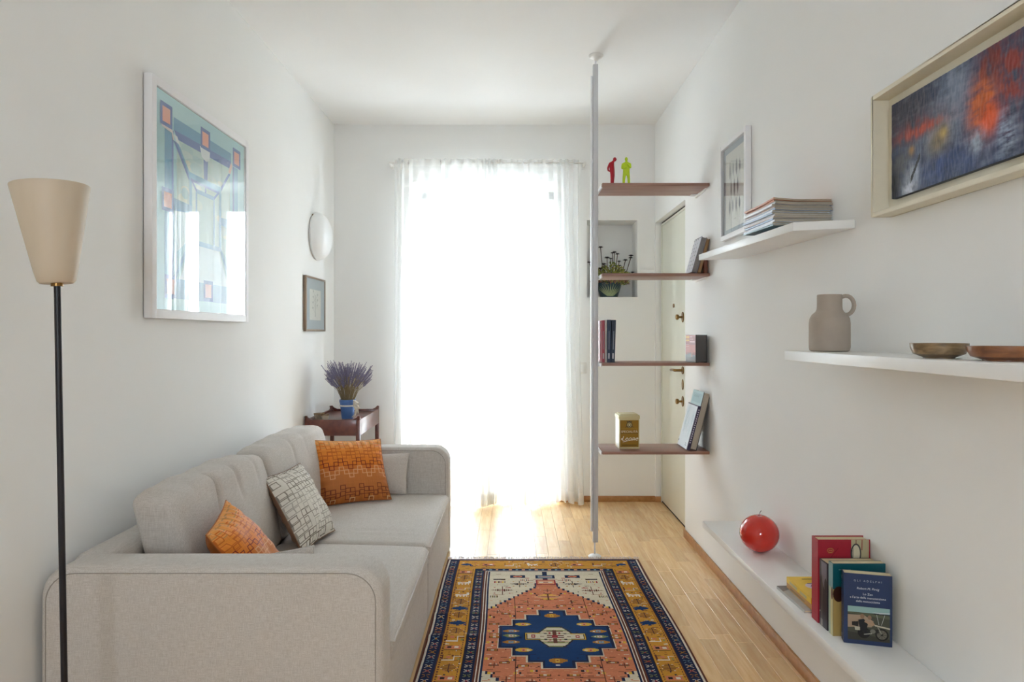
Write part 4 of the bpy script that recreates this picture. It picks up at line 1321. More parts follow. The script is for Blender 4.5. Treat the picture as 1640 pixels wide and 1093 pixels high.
LXp, LYp, LZp = -1.084, 4.50, TZ - .0115
lav = thing('potted_lavender', 'bunch of dried lavender in a blue pot tied with cream ribbon', 'plant', (LXp, LYp, LZp))
pot = part('pot', MB().lathe([(0, 0), (.036, 0), (.038, .004), (.050, .105), (.053, .108), (.053, .124), (.049, .125), (.046, .10), (0, .09)], 32, (LXp, LYp, LZp)).mesh('pot', smooth=True, weld=True), plain('blue_glaze', C('#5278b4'), .4, .06, 40), lav)
RIB = plain('cream_ribbon', C('#ded7c8'), .8, .04, 100)
part('ribbon', MB().lathe([(.0495, .080), (.0515, .081), (.0518, .089), (.0500, .090)], 32, (LXp, LYp, LZp)).mesh('ribbon', smooth=True), RIB, pot)
bo = MB()
bx0, by0, bz0 = LXp + .046, LYp - .026, LZp + .086
for (dx, dz, r) in ((.030, .030, .008), (.036, -.022, .009), (.012, .036, .007)):
    bo.tube([(bx0, by0, bz0), (bx0 + dx * .5, by0 - .012, bz0 + dz), (bx0 + dx, by0 - .008, bz0 + dz * .6), (bx0 + dx * .8, by0 - .004, bz0 + dz * .1), (bx0, by0, bz0)], [.004, r, r, r * .8, .004], 8)
bo.tube([(bx0, by0, bz0), (bx0 + .018, by0 - .010, bz0 - .03), (bx0 + .012, by0 - .008, bz0 - .06), (bx0 - .008, by0 - .010, bz0 - .075)], [.004, .007, .006, .003], 8)
bo.tube([(bx0, by0, bz0), (bx0 + .026, by0 - .006, bz0 - .02), (bx0 + .030, by0 - .006, bz0 - .05)], [.004, .007, .004], 8)
part('bow', bo.mesh('bow', smooth=True), RIB, pot)
stm, spk = MB(), MB(); rr = random.Random(21)
for i in range(190):
    a = rr.random() * 2 * PI; rad = rr.random() ** .6
    hgt = .135 + .10 * rr.random() - .02 * rad; sp = .115 * rad
    r0 = .034 * rad
    b0 = Vector((LXp + r0 * math.cos(a), LYp + r0 * math.sin(a), LZp + .095))
    e = Vector((LXp + (r0 + sp) * math.cos(a), LYp + (r0 + sp) * math.sin(a), LZp + .11 + hgt))
    m = (b0 + e) / 2 + Vector((0, 0, .015)) - Vector((math.cos(a), math.sin(a), 0)) * .012
    stm.tube([b0, m, e], .0011, 4, caps=False)
    d = (e - m).normalized(); L = .06 + rr.random() * .045
    p = e - d * .035
    nb = 10
    for q in range(nb):
        c = p + d * (L * q / nb)
        w = .0050 * (1 - .5 * q / nb) * rr.uniform(.7, 1.2)
        spk.tube([c - d * .003, c + d * .001, c + d * .006], [w * .4, w, w * .25], 5)
f = part('stem', stm.mesh('stem'), plain('dry_stem', C('#8a7a5c'), .9, .2, 60), lav); f['kind'] = 'stuff'
f = part('flower_spike', spk.mesh('flower_spike'), plain('lavender_flower', C('#7b7690'), .9, .35, 150), lav); f['kind'] = 'stuff'

SHELLM = plain('shell_pottery', C('#b9a78d'), .6, .35, 60)
for q, (x, y, r, h, lb) in enumerate(((-1.255, 4.445, .036, .036, 'small mottled stone bowl on the tray beside the blue pot'), (-1.205, 4.400, .026, .032, 'tiny cream cup on the tray next to the mottled bowl'))):
    c = thing('small_bowl' if q == 0 else 'small_cup', lb, 'bowl' if q == 0 else 'cup', (x, y, LZp))
    part('bowl_body', MB().lathe([(0, 0), (r * .6, 0), (r * .8, h * .3), (r, h), (r * .92, h), (r * .7, h * .35), (0, h * .2)], 20, (x, y, LZp)).mesh('bowl_body', smooth=True, weld=True), SHELLM if q == 0 else plain('cream_glaze', C('#d5cbb8'), .5, .1, 60), c)
    part('rim', MB().lathe([(r * .93, h), (r * 1.02, h - .001), (r * 1.02, h + .003), (r * .93, h + .003)], 20, (x, y, LZp)).mesh('rim', smooth=True), BRASS, c)

# ------------------------------------------------------------------ white floating shelves
def slab(label, corners_top, t):
    """corners_top: wall far, front far, front near, wall near"""
    c = [Vector(p) for p in corners_top]
    root = thing('wall_shelf', label, 'shelf', sum(c, Vector()) / 4, group='white floating shelves')
    mb = MB().prism(c, (0, 0, -t))
    part('board', mb.mesh('board', .0018), WHITE, root)
    mb = MB()
    for f in (.2, .8):
        p = c[0] * (1 - f) + c[3] * f; p.z -= t / 2
        q = (c[1] * (1 - f) + c[2] * f); q.z -= t / 2
        mb.tube([p + Vector((.0, 0, 0)), p * .4 + q * .6], .006, 8)
    part('hidden_bracket', mb.mesh('hidden_bracket'), STEEL, root)
    return root
XF = .869
slab('white floating shelf carrying a stack of magazines', [(XR - .001, 3.177, 1.622), (XF, 3.177, 1.6145), (XF, 2.112, 1.591), (XR - .001, 2.112, 1.600)], .027)
slab('white floating shelf carrying the jug and two bowls', [(XR - .001, 2.178, 1.1917), (XF, 2.178, 1.1917), (XF, 1.078, 1.1917), (XR - .001, 1.078, 1.1917)], .029)
slab('long low white shelf carrying the red apple and books', [(XR - .001, 3.114, .392), (XF, 3.114, .392), (XF, 1.214, .392), (XR - .001, 1.214, .392)], .029)

# jug
CLAY = plain('matte_taupe_clay', C('#a99d90'), .75, .03, 40)
jx, jy, jz = .972, 2.090, 1.192
jug = thing('jug', 'matte taupe ceramic jug with a round handle on the white shelf', 'jug', (jx, jy, jz))
R0 = .0585
part('body', MB().lathe([(0, 0), (.052, 0), (.0565, .003), (R0, .012), (R0, .085), (.0565, .100), (.050, .112), (.040, .121), (.0365, .128), (.0355, .140), (.0355, .170), (.0345, .1735), (.0325, .1735), (.0315, .165), (.0315, .13), (.045, .11), (.05, .08), (.05, .01), (0, .008)], 44, (jx, jy, jz)).mesh('body', smooth=True, weld=True), CLAY, jug)
hp = []
for i in range(13):
    a = math.radians(112 - i * 224 / 12)
    hp.append((.0355 + .010 + .022 * math.cos(a), .140 + .029 * math.sin(a)))
hp = [(.034, .166)] + hp + [(.036, .112)]
ang = math.radians(-20)
part('handle', MB().tube([(jx + r * math.cos(ang), jy + r * math.sin(ang), jz + z) for r, z in hp], .0062, 12).mesh('handle', smooth=True), CLAY, jug)
# bowls
def bowl(label, x, y, z, r, h, base, m, m2):
    t = thing('bowl', label, 'bowl', (x, y, z), group='turned bowls on the white shelf')
    part('bowl_body', MB().lathe([(0, .002), (base, .002), (r * .88, h * .30), (r * .985, h * .7), (r, h), (r * .965, h), (r * .94, h * .7), (r * .82, h * .38), (base * .9, h * .2), (0, h * .18)], 44, (x, y, z)).mesh('bowl_body', smooth=True, weld=True), m, t)
    part('foot_ring', MB().lathe([(base * .98, 0), (base * 1.02, .0005), (base * 1.02, .004), (base * .9, .004)], 36, (x, y, z)).mesh('foot_ring', smooth=True), m2, t)
OLIVE = wood('olive_horn', C('#5f4a30'), C('#a08660'), .3, (30, 30, 90), coat=.3)
ROSE = wood('rosewood', C('#6e4126'), C('#9a6238'), .3, (30, 30, 90), coat=.3)
bowl('olive-brown shallow bowl next to the taupe jug', .938, 1.500, 1.1918, .0565, .033, .030, OLIVE, OLIVE)
bowl('reddish wooden shallow bowl beside the smaller olive-brown bowl', .975, 1.352, 1.1918, .064, .029, .036, ROSE, ROSE)

# red apple candle
ax, ay, az, ar = .968, 2.672, .392, .0735
ap = thing('apple_candle', 'shiny red apple-shaped candle on the low white shelf', 'candle', (ax, ay, az))
prof = []
for i in range(25):
    a = -PI / 2 + PI * i / 24
    r = ar * math.cos(a) * (1 + .015 * math.cos(2 * a)); z = ar * .985 + ar * .985 * math.sin(a)
    if i > 22: z -= .002 * (i - 22)
    if i < 3: z = max(z, .0) + (0.0 if i else .004)
    prof.append((r, z))
part('wax_body', MB().lathe(prof, 48, (ax, ay, az)).mesh('wax_body', smooth=True, weld=True, angle=80), plain('red_wax', C('#cf2a1b'), .10, .05, 12, coat=.6), ap)
part('wick', MB().tube([(ax, ay, az + .138), (ax - .001, ay, az + .143), (ax + .003, ay, az + .155), (ax + .008, ay, az + .161)], .0011, 6).mesh('wick'), BLACK, ap)

# ------------------------------------------------------------------ books
def book(label, W, T, Hb, cover, loc, R, pages=PAGES, name='book', front=None, back=None, spine=None, board=.0022, group=None, soft=False, cat='book'):
    """spine along x=0, fore edge at x=W, thickness along y (front at -T/2), height along z"""
    root = thing(name, label, cat, loc, R.to_euler(), group=group)
    b = board; g = .0 if soft else .003
    mb = MB()
    mb.box(0, W, -T / 2, -T / 2 + b, 0, Hb); mb.box(0, W, T / 2 - b, T / 2, 0, Hb); mb.box(0, b, -T / 2 + b, T / 2 - b, 0, Hb)
    cv = part('cover', mb.mesh('cover'), cover, root, local=True)
    part('pages', MB().box(b, W - g - .0005, -T / 2 + b, T / 2 - b, g, Hb - g - .0005).mesh('pages'), pages, root, local=True)
    for side, fn in (('front', front), ('back', back), ('spine', spine)):
        if fn:
            if side == 'front': pl = Plane2((0, -T / 2 - .0003, 0), (1, 0, 0), (0, 0, 1), (0, -1, 0))
            elif side == 'back': pl = Plane2((W, T / 2 + .0003, 0), (-1, 0, 0), (0, 0, 1), (0, 1, 0))
            else: pl = Plane2((-.0003, T / 2, 0), (0, -1, 0), (0, 0, 1), (-1, 0, 0))
            fn(pl)
            part({'front': 'cover_print', 'back': 'cover_print', 'spine': 'spine_print'}[side], pl.mb.mesh('cover_print'), GLOSSP, cv, local=True)
    return root
def Rz(a): return Matrix.Rotation(math.radians(a), 3, 'Z')
def Ry(a): return Matrix.Rotation(math.radians(a), 3, 'Y')
def cm(name, h, r=.4): return plain(name, C(h), r, .05, 60)
LS = .3922
# upright books on the low shelf
def f_red(p):
    p.rect(.098, .150, .0, .246, '#b7ad8c'); p.rect(.150, .1525, 0, .246, '#9c1f33')
    p.ell(.112, .205, .0155, .030, '#3d3f44'); p.ell(.112, .205, .0118, .0255, '#cfc8b0'); p.line(.112, .246, .112, .232, .002, '#6d2a2a'); p.line(.130, .246, .129, .215, .0022, '#8c2a2a')
    for q in range(4): p.line(.097 + q * .0025, .185, .096 + q * .0025, .222, .001, '#4d4a48')
    p.rect(.096, .106, .178, .187, '#55524e'); p.line(.036, .192, .060, .222, .0015, '#6d0f22')
    p.ell(.036, .215, .010, .0065, '#b98b4a'); p.ell(.036, .215, .0085, .005, '#a2182f'); p.line(.030, .215, .042, .215, .0012, '#d0a860'); p.line(.029, .208, .043, .208, .001, '#c39a52')
book('tall crimson hardback with cutlery photo, tallest on the low shelf', .154, .042, .246, cm('crimson_cloth', '#a2152e', .5), (.902, 2.034, LS), Rz(0), front=f_red)
def s_dark(p):
    p.rect(.001, .047, .001, .192, '#241d28'); p.poly([(.012, .19), (.046, .19), (.046, .13), (.036, .11), (.026, .12), (.014, .15)], '#6f6775'); p.ell(.040, .125, .008, .022, '#191420')
    p.line(.016, .002, .020, .15, .004, '#6a6460'); p.rect(.010, .022, .002, .022, '#837c78'); p.rect(.004, .008, .04, .044, '#c8c2bc')
book('thick dark purple paperback behind the teal book', .150, .050, .193, cm('dark_purple', '#2a2230'), (.905, 1.984, LS), Rz(0), spine=s_dark, soft=True)
def f_teal(p):
    p.rect(0, .148, .132, .204, '#0c5560'); p.rect(0, .148, 0, .132, '#b39a5e'); p.ell(.016, .118, .016, .022, '#3a1c14'); p.rect(.016, .050, .186, .188, '#7fa3a2')
def s_teal(p):
    p.rect(0, .026, 0, .204, '#9fb3a3'); p.rect(.012, .026, 0, .13, '#d3cb98'); p.rect(.0, .026, .135, .204, '#7ea1a6'); p.ell(.021, .119, .005, .018, '#5b2b1e')
book('teal paperback with ochre lower cover behind the motorcycle book', .148, .026, .204, cm('teal_card', '#15555e'), (.906, 1.940, LS), Rz(0), front=f_teal, spine=s_teal, soft=True)
def f_blue(p):
    W = .121
    p.text('GLI ADELPHI', .0075, W / 2, .172, '#aeb8c8', space=1.75)
    p.text('Robert M. Pirsig', .0085, W / 2, .151, '#d3d9e2', shear=.15)
    p.text('Lo Zen', .0085, W / 2, .136, '#d3d9e2'); p.text("e l'arte della manutenzione", .0083, W / 2, .126, '#d3d9e2'); p.text('della motocicletta', .0083, W / 2, .116, '#d3d9e2')
    x0, x1, z0, z1 = .010, .115, .012, .104
    p.rect(x0, x1, z0, z1, '#4a4a3c'); p.rect(x0, x1, .088, z1, '#8fb0ac'); p.poly([(x0, .088), (x1, .084), (x1, .075), (x0, .085)], '#5b6049')
    p.poly([(x0, .080), (.05, .082), (.075, .066), (.07, .05), (x0, .045)], '#a58f78'); p.poly([(x0, .034), (x1, .020), (x1, z0), (x0, z0)], '#3b382f')
    p.rect(.075, x1, .086, .0885, '#2c3236'); p.poly([(.07, .091), (x1, .093), (x1, .0905), (.09, .088)], '#c8cfd0'); p.line(.082, .086, .088, .058, .0014, '#a9aaa2'); p.line(.102, .086, .094, .058, .0014, '#a9aaa2')
    p.poly([(.075, .058), (x1, .052), (x1, .048), (.078, .054)], '#c9c0a8')
    # rider, machine and wheels
    p.ell(.095, .032, .0165, .0165, '#15130f'); p.ell(.095, .032, .0125, .0125, '#6b675a'); p.ell(.095, .032, .003, .003, '#15130f')
    for q in range(4): p.line(.095 + .012 * math.cos(q * .8), .032 + .012 * math.sin(q * .8), .095 - .012 * math.cos(q * .8), .032 - .012 * math.sin(q * .8), .0008, '#25231e')
    p.ell(.050, .034, .0155, .0155, '#15130f'); p.poly([(.045, .042), (.085, .046), (.088, .036), (.05, .028)], '#26241f'); p.line(.084, .054, .094, .034, .003, '#8a877a')
    p.poly([(.036, .068), (.050, .072), (.060, .058), (.056, .040), (.040, .040)], '#1b1a1c'); p.ell(.046, .079, .0055, .0065, '#8c6f58'); p.line(.052, .066, .074, .056, .005, '#b08f72'); p.line(.052, .044, .060, .024, .006, '#1b1a1c')
    p.ell(.064, .077, .005, .006, '#8c6f58'); p.line(.066, .070, .076, .058, .004, '#b08f72')
    p.poly([(.020, .062), (.036, .064), (.036, .050), (.020, .052)], '#1e1b18'); p.poly([(.026, .050), (.040, .049), (.040, .040), (.028, .040)], '#b4ad98'); p.ell(.072, .040, .007, .006, '#77746a'); p.line(.07, .034, .05, .03, .0025, '#a5a296')
def s_blue(p):
    p.rect(.004, .010, .17, .180, '#8c93a8'); p.rect(.006, .011, .05, .14, '#6f789a'); p.rect(.004, .012, .010, .020, '#9aa0b0')
book('navy paperback with a motorcycle photo on its cover', .121, .030, .193, cm('navy_card', '#1d3159'), (.9145 + .006, 1.901, LS), Rz(-15), front=f_blue, spine=s_blue, soft=True)
# books lying flat
def lie(label, x, y, z, W, T, L, cov, rz, fr=None, sp=None, pages=PAGES):
    # front cover up, spine towards the room
    R = Rz(rz) @ Matrix.Rotation(math.radians(-90), 3, 'X')
    return book(label, W, T, L, cov, (x, y, z + T / 2), R, pages=pages, front=fr, spine=sp, soft=True)
def f_yel(p):
    p.ell(.066, .098, .040, .030, '#d8c7d0'); p.rect(.040, .092, .158, .164, '#6b5a20'); p.text('Am', .022, .056, .094, '#4a2b5a', shear=.2); p.line(.040, .120, .074, .120, .007, '#4a2b5a')
def s_yel(p):
    p.rect(.002, .012, .10, .16, '#c0b070'); p.rect(.002, .012, .03, .08, '#c0b070')
def s_tan(p):
    p.rect(.004, .009, .05, .16, '#8d6a34')
def f_mag(p):
    p.poly([(0, .15), (.05, .18), (.05, .2), (0, .2)], '#77746e')
lie('thin grey booklet at the bottom of the flat pile on the low shelf', .893, 2.085, LS, .13, .009, .20, cm('grey_booklet', '#b6b4ae'), 2, f_mag)
lie('ochre paperback in the middle of the flat pile on the low shelf', .914, 2.082, LS + .0092, .125, .018, .19, cm('ochre_card', '#c08a3c'), 0, sp=s_tan)
lie('yellow paperback on top of the flat pile on the low shelf', .913, 2.085, LS + .0274, .127, .018, .185, cm('yellow_card', '#e8c022'), 0, f_yel, s_yel)

# books leaning on the lowest walnut shelf
def lean(label, xc, y, z, W, T, Hb, cov, th, near_spine, **kw):
    R = Ry(th) @ Rz(90 if near_spine else -90)
    yy = y if near_spine else y + W
    return book(label, W, T, Hb, cov, (xc, yy, z + T / 2 * math.sin(math.radians(th)) + .0006), R, **kw)
def b_white(p):
    rr = random.Random(9)
    p.rect(.002, .196, .002, .240, '#d9e0e4')
    for i in range(34):
        a = .03 + rr.random() * .15; b = .05 + rr.random() * .15
        p.line(a, b, a + rr.uniform(-.012, .012), b + .02 + rr.random() * .05, .002 + rr.random() * .003, rr.choice(['#a9c0c9', '#b9cbd2', '#8faab8', '#c3d2d6']))
    p.rect(.015, .03, .025, .035, '#5c6a76'); p.rect(.16, .185, .02, .024, '#7c8690'); p.rect(.16, .18, .03, .034, '#7c8690')
def s_white(p):
    for q in range(16): p.rect(.005, .011, .04 + q * .012, .047 + q * .012, '#c9c4d4')
lean('pale book with a blue sketch cover leaning on the lowest walnut shelf', .946, 3.668, SHZ[3], .205, .016, .246, cm('purple_black_card', '#33284a'), 15, True, back=b_white, spine=s_white)
def f_tl(p):
    p.rect(.002, .208, .01, .315, '#a9c6c8'); p.rect(.02, .19, .25, .30, '#96b7bb'); [p.line(.05 + q * .016, .278, .058 + q * .016, .290, .003, '#4f747c') for q in range(6)]
lean('large book with pale teal cover leaning between the sketch book and wall', .975, 3.672, SHZ[3], .21, .036, .315, cm('black_board', '#2c2a2e'), 14, False, front=f_tl, pages=plain('grey_cream_pages', C('#b7ad9d'), .85, .1, 300))
# shelf two
def f_chin(p):
    rr = random.Random(4)
    p.rect(.001, .134, .001, .194, '#d5d5dc')
    for i in range(8):
        for j in range(3):
            z = .015 + i * .023; x = .02 + j * .04
            for k in range(3):
                p.line(x + rr.random() * .02, z + rr.random() * .014, x + rr.random() * .024, z + rr.random() * .014, .003, rr.choice(['#3d3f4a', '#6a6c78', '#55575f']))
lean('white book with ink characters leaning on the second walnut shelf', .978, 3.665, SHZ[1], .135, .027, .200, cm('lavender_grey_board', '#8f8a94'), 16, False, front=f_chin, pages=GPAGES)
lean('tan hardback leaning between the ink character book and the wall', 1.005, 3.668, SHZ[1], .13, .016, .192, cm('tan_cloth', '#99714e'), 15.5, False, pages=plain('tan_pages', C('#a5855f'), .85, .1, 300))
book('small russet book standing against the wall on the second walnut shelf', .11, .020, .095, cm('russet_cloth', '#7a3f30', .25), (1.044, 3.79, SHZ[1] + .0005), Rz(-90), pages=plain('russet_pages', C('#8c5a48'), .8))
# shelf three
def f_sun(p):
    p.rect(.001, .116, .001, .149, '#a8564a'); p.rect(.001, .116, .055, .095, '#c2624f'); p.rect(.001, .116, .001, .04, '#6b6158'); p.poly([(.001, .04), (.05, .05), (.116, .036), (.116, .02), (.001, .02)], '#57544c')
    p.rect(.07, .08, .03, .055, '#d58a6d'); p.rect(.004, .045, .115, .123, '#d29a3c'); p.rect(.004, .045, .130, .143, '#cf9238'); p.rect(.05, .108, .109, .114, '#eab8a4'); p.rect(.052, .09, .124, .128, '#d8a193'); p.rect(.052, .08, .136, .140, '#d8a193')
    p.rect(.006, .042, .094, .096, '#dcb09c'); p.rect(.006, .042, .084, .086, '#dcb09c')
book('very thick paperback with red sunset cover on the third walnut shelf', .117, .066, .150, cm('black_card', '#1d1b1e'), (.992, 3.778, SHZ[2] + .0006), Rz(-78), pages=plain('dark_page_edges', C('#5f5d5c'), .85, .15, 400, stretch=(1, 6, .2)), front=f_sun)
x = PX + .021
for (T, hh, col, lb, tl) in ((.014, .228, '#9c3343', 'thin red book beside the pole on the third walnut shelf', 0), (.010, .231, '#b7b2ac', 'slim light grey book between the red and blue books', 0),
                             (.020, .231, '#1f3550', 'dark blue book next to the slim grey book', .6), (.021, .230, '#1a2b42', 'outermost navy book of the row by the pole', 1.6)):
    x += T / 2
    def sp_(p, T=T, col=col):
        p.rect(T * .3, T * .7, .02, .05, '#b9bcc4'); p.line(T * .5, .07, T * .5, .17, T * .18, '#8a93a3' if col != '#b7b2ac' else '#6f6c68')
    book(lb, .16, T, hh, cm('spine_' + col[1:], col), (x + .001, 3.690, SHZ[2] + .0006 + T / 2 * math.sin(math.radians(tl))), Ry(tl) @ Rz(90), spine=sp_, soft=True, group='books by the pole')
    x += T / 2 + .0012

# magazines
ORDW = ['topmost', 'second', 'third', 'fourth', 'fifth', 'sixth', 'seventh', 'eighth', 'ninth', 'tenth', 'eleventh', 'twelfth', 'thirteenth', 'bottom']
mcols = ['#c07a52', '#c98a66', '#b9b4b4', '#e3e3e6', '#c9b2a8', '#7f93b5', '#dfe3ea', '#9fb2cc', '#e8e8ea', '#b7a6a0', '#8fa6c4', '#e4e8ee', '#d0d8e2', '#6d8a96']
rr = random.Random(17)
nm = 14; zt = 1.6055
MP = plain('magazine_pages', C('#a39a88'), .8, .15, 250, stretch=(.3, 1, 6))
for i in range(nm):
    k = nm - 1 - i
    T = .0060 if i else .005
    x0 = .866 + rr.uniform(-.004, .005); y0 = 2.262 + rr.uniform(-.005, .006)
    root = thing('magazine', ('%s magazine of the stack on the white shelf' % ORDW[k]) if k in (0, 13) else '%s magazine from the top of the stack on the white shelf' % ORDW[k], 'magazine', (x0, y0, zt), (0, 0, math.radians(rr.uniform(-1, 1))), group='magazines stacked on the white shelf')
    Wm_, Lm_ = .193, .278
    sl = lambda x, y: .006 * (i / nm) * math.exp(-((x - 0) / .04) ** 2) * math.exp(-((y) / .08) ** 2) - .010 * (x / .2) * 0 + (1.6145 - 1.591) * (y / 1.065)
    def sheetbox(x0, x1, y0, y1, z0, z1, nx=6, ny=6):
        mb = MB()
        for zz, fl_ in ((z0, True), (z1, False)):
            vs = [(x0 + (x1 - x0) * a / nx, y0 + (y1 - y0) * b / ny, zz + sl(x0 + (x1 - x0) * a / nx, y0 + (y1 - y0) * b / ny)) for b in range(ny + 1) for a in range(nx + 1)]
            mb.add(vs, [((b * (nx + 1) + a), (b * (nx + 1) + a + 1), ((b + 1) * (nx + 1) + a + 1), ((b + 1) * (nx + 1) + a))[::(-1 if fl_ else 1)] for b in range(ny) for a in range(nx)])
        m = (nx + 1) * (ny + 1)
        for a in range(nx):
            mb.f.append((a, a + 1, m + a + 1, m + a)); mb.c.append(None)
            q = ny * (nx + 1) + a
            mb.f.append((q + 1, q, m + q, m + q + 1)); mb.c.append(None)
        for b in range(ny):
            q = b * (nx + 1)
            mb.f.append((q + nx + 1, q, m + q, m + q + nx + 1)); mb.c.append(None)
            q += nx
            mb.f.append((q, q + nx + 1, m + q + nx + 1, m + q)); mb.c.append(None)
        return mb
    cmat = cm('magazine_cover_%s' % mcols[k][1:], mcols[k], .35)
    t = .0005
    cv = sheetbox(0, Wm_, 0, Lm_, 0, t)
    q = sheetbox(0, Wm_, 0, Lm_, T - t, T); cv.add(q.v, q.f)
    q = sheetbox(0, .0012, 0, Lm_, t, T - t, 1, 6); cv.add(q.v, q.f)
    part('cover', cv.mesh('cover'), cmat, root, local=True)
    part('pages', sheetbox(.0012, Wm_ - .001, .0006, Lm_ - .001, t, T - t).mesh('pages'), MP, root, local=True)
    zt += T + .00025

# gold tin
tx0, tx1, ty0, th_ = .590, .698, 3.722, .192
tin = thing('storage_tin', 'square gold tin with lettered front on the lowest walnut shelf', 'tin', (.638, 3.778, SHZ[3]), (0, 0, math.radians(2)))
tin.scale = (1.07, 1.07, 1.0)
GOLDC = plain('cream_gold_tin', C('#d2c79a'), .35, .04, 30, metal=.25)
part('body', MB().box(-.052, .052, -.052, .052, .0006, .168).mesh('body', .0015, 1), GOLDC, tin, local=True)
lid = part('lid', MB().box(-.054, .054, -.054, .054, .166, .184).mesh('lid', .002), GOLDC, tin, local=True)
part('lid_rim', MB().box(-.0552, .0552, -.0552, .0552, .166, .170).box(-.046, .046, -.046, .046, .182, .190).mesh('lid_rim', .002), GOLDC, lid, local=True)
p = Plane2((-.052, -.0523, 0), (1, 0, 0), (0, 0, 1), (0, -1, 0))
p.rect(.005, .099, .012, .158, '#8d6a1c'); p.rect(.008, .096, .015, .155, '#9a7220')
p.rect(.008, .096, .085, .088, '#6d5016'); p.rect(.008, .096, .112, .114, '#a98430')
p.ell(.052, .132, .016, .017, '#5a4a2c'); p.ell(.052, .132, .0125, .0135, '#b3a46a'); p.ell(.052, .131, .008, .009, '#5f5a4c'); p.ell(.052, .132, .005, .006, '#c9bd90')
p.poly([(.040, .147), (.064, .147), (.066, .154), (.058, .150), (.052, .155), (.046, .150), (.038, .154)], '#3f3a30')
p.line(.030, .120, .044, .126, .003, '#5a4a2c'); p.line(.074, .120, .060, .126, .003, '#5a4a2c')
p.text('SPECIALIT\u00c0', .0165, .052, .0905, '#e3dcc0', space=1.02)
p.text('Leone', .034, .053, .048, '#ece6d2', shear=.35); p.line(.018, .040, .088, .056, .0022, '#ece6d2'); p.ell(.013, .056, .003, .005, '#ece6d2', 8); p.ell(.093, .058, .002, .003, '#ece6d2', 8)
p.rect(.014, .090, .018, .026, '#7d5d1a')
part('label_print', p.mb.mesh('label_print'), GLOSSP, tin, local=True)
p = Plane2((-.0523, .052, 0), (0, -1, 0), (0, 0, 1), (-1, 0, 0))
p.rect(.006, .098, .012, .158, '#e2e0cf')
part('side_panel', p.mb.mesh('side_panel'), GLOSSP, tin, local=True)

# light switch
sw = thing('light_switch', 'white light switch on the wall at the curtain edge', 'switch', (.522, YB, .99))
part('plate', MB().box(.490, .553, YB - .008, YB, .95, 1.033).mesh('plate', .002), WPLAST, sw)
part('rocker', MB().box(.508, .535, YB - .012, YB - .006, .965, 1.018).mesh('rocker', .002), WHITE, sw)

# ------------------------------------------------------------------ succulent in the niche
qx, qy, qz = .735, YB + .105, NZ0 + .0008
pl = thing('potted_succulent', 'dark-headed succulent in a leaf-painted teal pot inside the wall niche', 'plant', (qx, qy, qz))
potm = plain('dark_teal_glaze', C('#1d3c48'), .3, .1, 30, coat=.3)
pot = part('pot', MB().lathe([(0, 0), (.062, 0), (.066, .005), (.084, .06), (.094, .105), (.097, .110), (.090, .110), (.080, .08), (0, .08)], 40, (qx, qy, qz)).mesh('pot', smooth=True, weld=True), potm, pl)
LEAFP = plain('painted_leaf', C('#9aa67c'), .5, .15, 60)
for i in range(13):
    a0 = math.radians(-90 + (i - 6) * 11)
    lm = MB()
    pts = []
    for k in range(7):
        f = k / 6; z = .008 + .095 * f * (1 - .035 * abs(i - 6)); ang = math.radians(-90) + (a0 - math.radians(-90)) * (.25 + f * 1.05)
        r = .0650 + (.094 - .0650) * (z / .105) + .0030
        pts.append((ang, z, r, .0036 * math.sin(PI * min(f + .08, 1)) + .0004))
    vs = []
    for ang, z, r, w in pts:
        for s in (-1, 1):
            q = ang + s * w / r
            vs.append((qx + r * math.cos(q), qy + r * math.sin(q), qz + z))
    lm.add(vs, [(2 * k, 2 * k + 1, 2 * k + 3, 2 * k + 2) for k in range(6)])
    part('leaf_motif', lm.mesh('leaf_motif'), LEAFP, pot)
rr = random.Random(33)
fo = MB()
cols = ['#8a9440', '#a3a354', '#6f7a3a', '#b0a860', '#7d5a4c', '#9c6b5c']
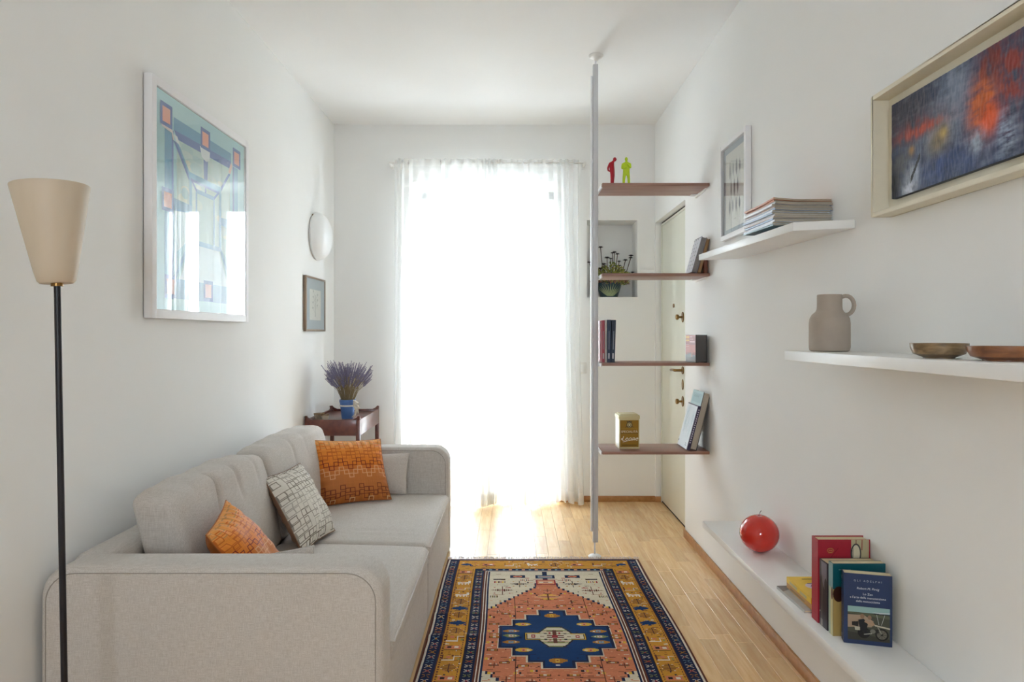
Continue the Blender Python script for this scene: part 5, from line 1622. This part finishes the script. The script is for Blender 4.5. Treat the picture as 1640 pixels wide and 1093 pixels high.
for i in range(900):
    a = rr.random() * 2 * PI; r = .125 * math.sqrt(rr.random()); zz = .085 + (.185 - .8 * r) * rr.random() + .01
    c = Vector((qx + .01 + r * math.cos(a) * 1.05, qy + r * math.sin(a) * .85, qz + zz))
    d = Vector((math.cos(a), math.sin(a), rr.uniform(-.2, 1.3))).normalized(); L = .020 + rr.random() * .020
    u = d.cross(Vector((rr.random(), rr.random(), rr.random()))).normalized() * .0062
    cc = C(rr.choice(cols[:4]) if zz > .165 else rr.choice(cols[2:]))
    fo.add([c, c + d * L * .5 + u, c + d * L, c + d * L * .5 - u, c + d * L * .45 + d.cross(u).normalized() * .002], [(0, 1, 4), (1, 2, 4), (2, 3, 4), (3, 0, 4)], cc)
f = part('foliage', fo.mesh('foliage'), PRINT, pl); f['kind'] = 'stuff'
STEMM = plain('succulent_stem', C('#5f5146'), .8, .2, 60); HEADM = plain('dark_rosette', C('#2c2026'), .6, .25, 60)
for (px, pz, br) in ((-.155, .235, .016), (-.060, .330, .018), (-.020, .262, .020), (.015, .262, .014), (.045, .300, .018), (.058, .285, .016), (.033, .298, .015), (.075, .245, .014), (.130, .255, .018), (.162, .265, .016), (.170, .280, .017), (.080, .220, .014), (-.045, .225, .018), (.175, .180, .014), (.120, .165, .014), (-.130, .165, .013), (-.070, .200, .018)):
    yy = qy + rr.uniform(-.06, .05)
    br *= 1.35; e = Vector((qx + px, yy, qz + (pz - .16) * 1.30 + .16)); b = Vector((qx + px * .35, qy + (yy - qy) * .4, qz + .11))
    st = part('stem', MB().tube([b, (b + e) / 2 + Vector((px * .12, 0, -.015)), e], [.003, .0025, .003], 6).mesh('stem', smooth=True), STEMM, pl)
    hm = MB()
    for ring, (nl, tilt, sc) in enumerate(((8, .25, 1.0), (7, .7, .8), (5, 1.2, .55))):
        for q in range(nl):
            a = 2 * PI * q / nl + ring * .4
            d = Vector((math.cos(a) * math.cos(tilt), math.sin(a) * math.cos(tilt), math.sin(tilt)))
            s = Vector((-math.sin(a), math.cos(a), 0)); L = br * sc
            up = s.cross(d) * (.15 * L)
            hm.add([e, e + d * L * .6 + s * L * .32, e + d * L, e + d * L * .6 - s * L * .32, e + d * L * .55 - up], [(0, 1, 4), (1, 2, 4), (2, 3, 4), (3, 0, 4)])
    part('rosette', hm.mesh('rosette'), HEADM, st)
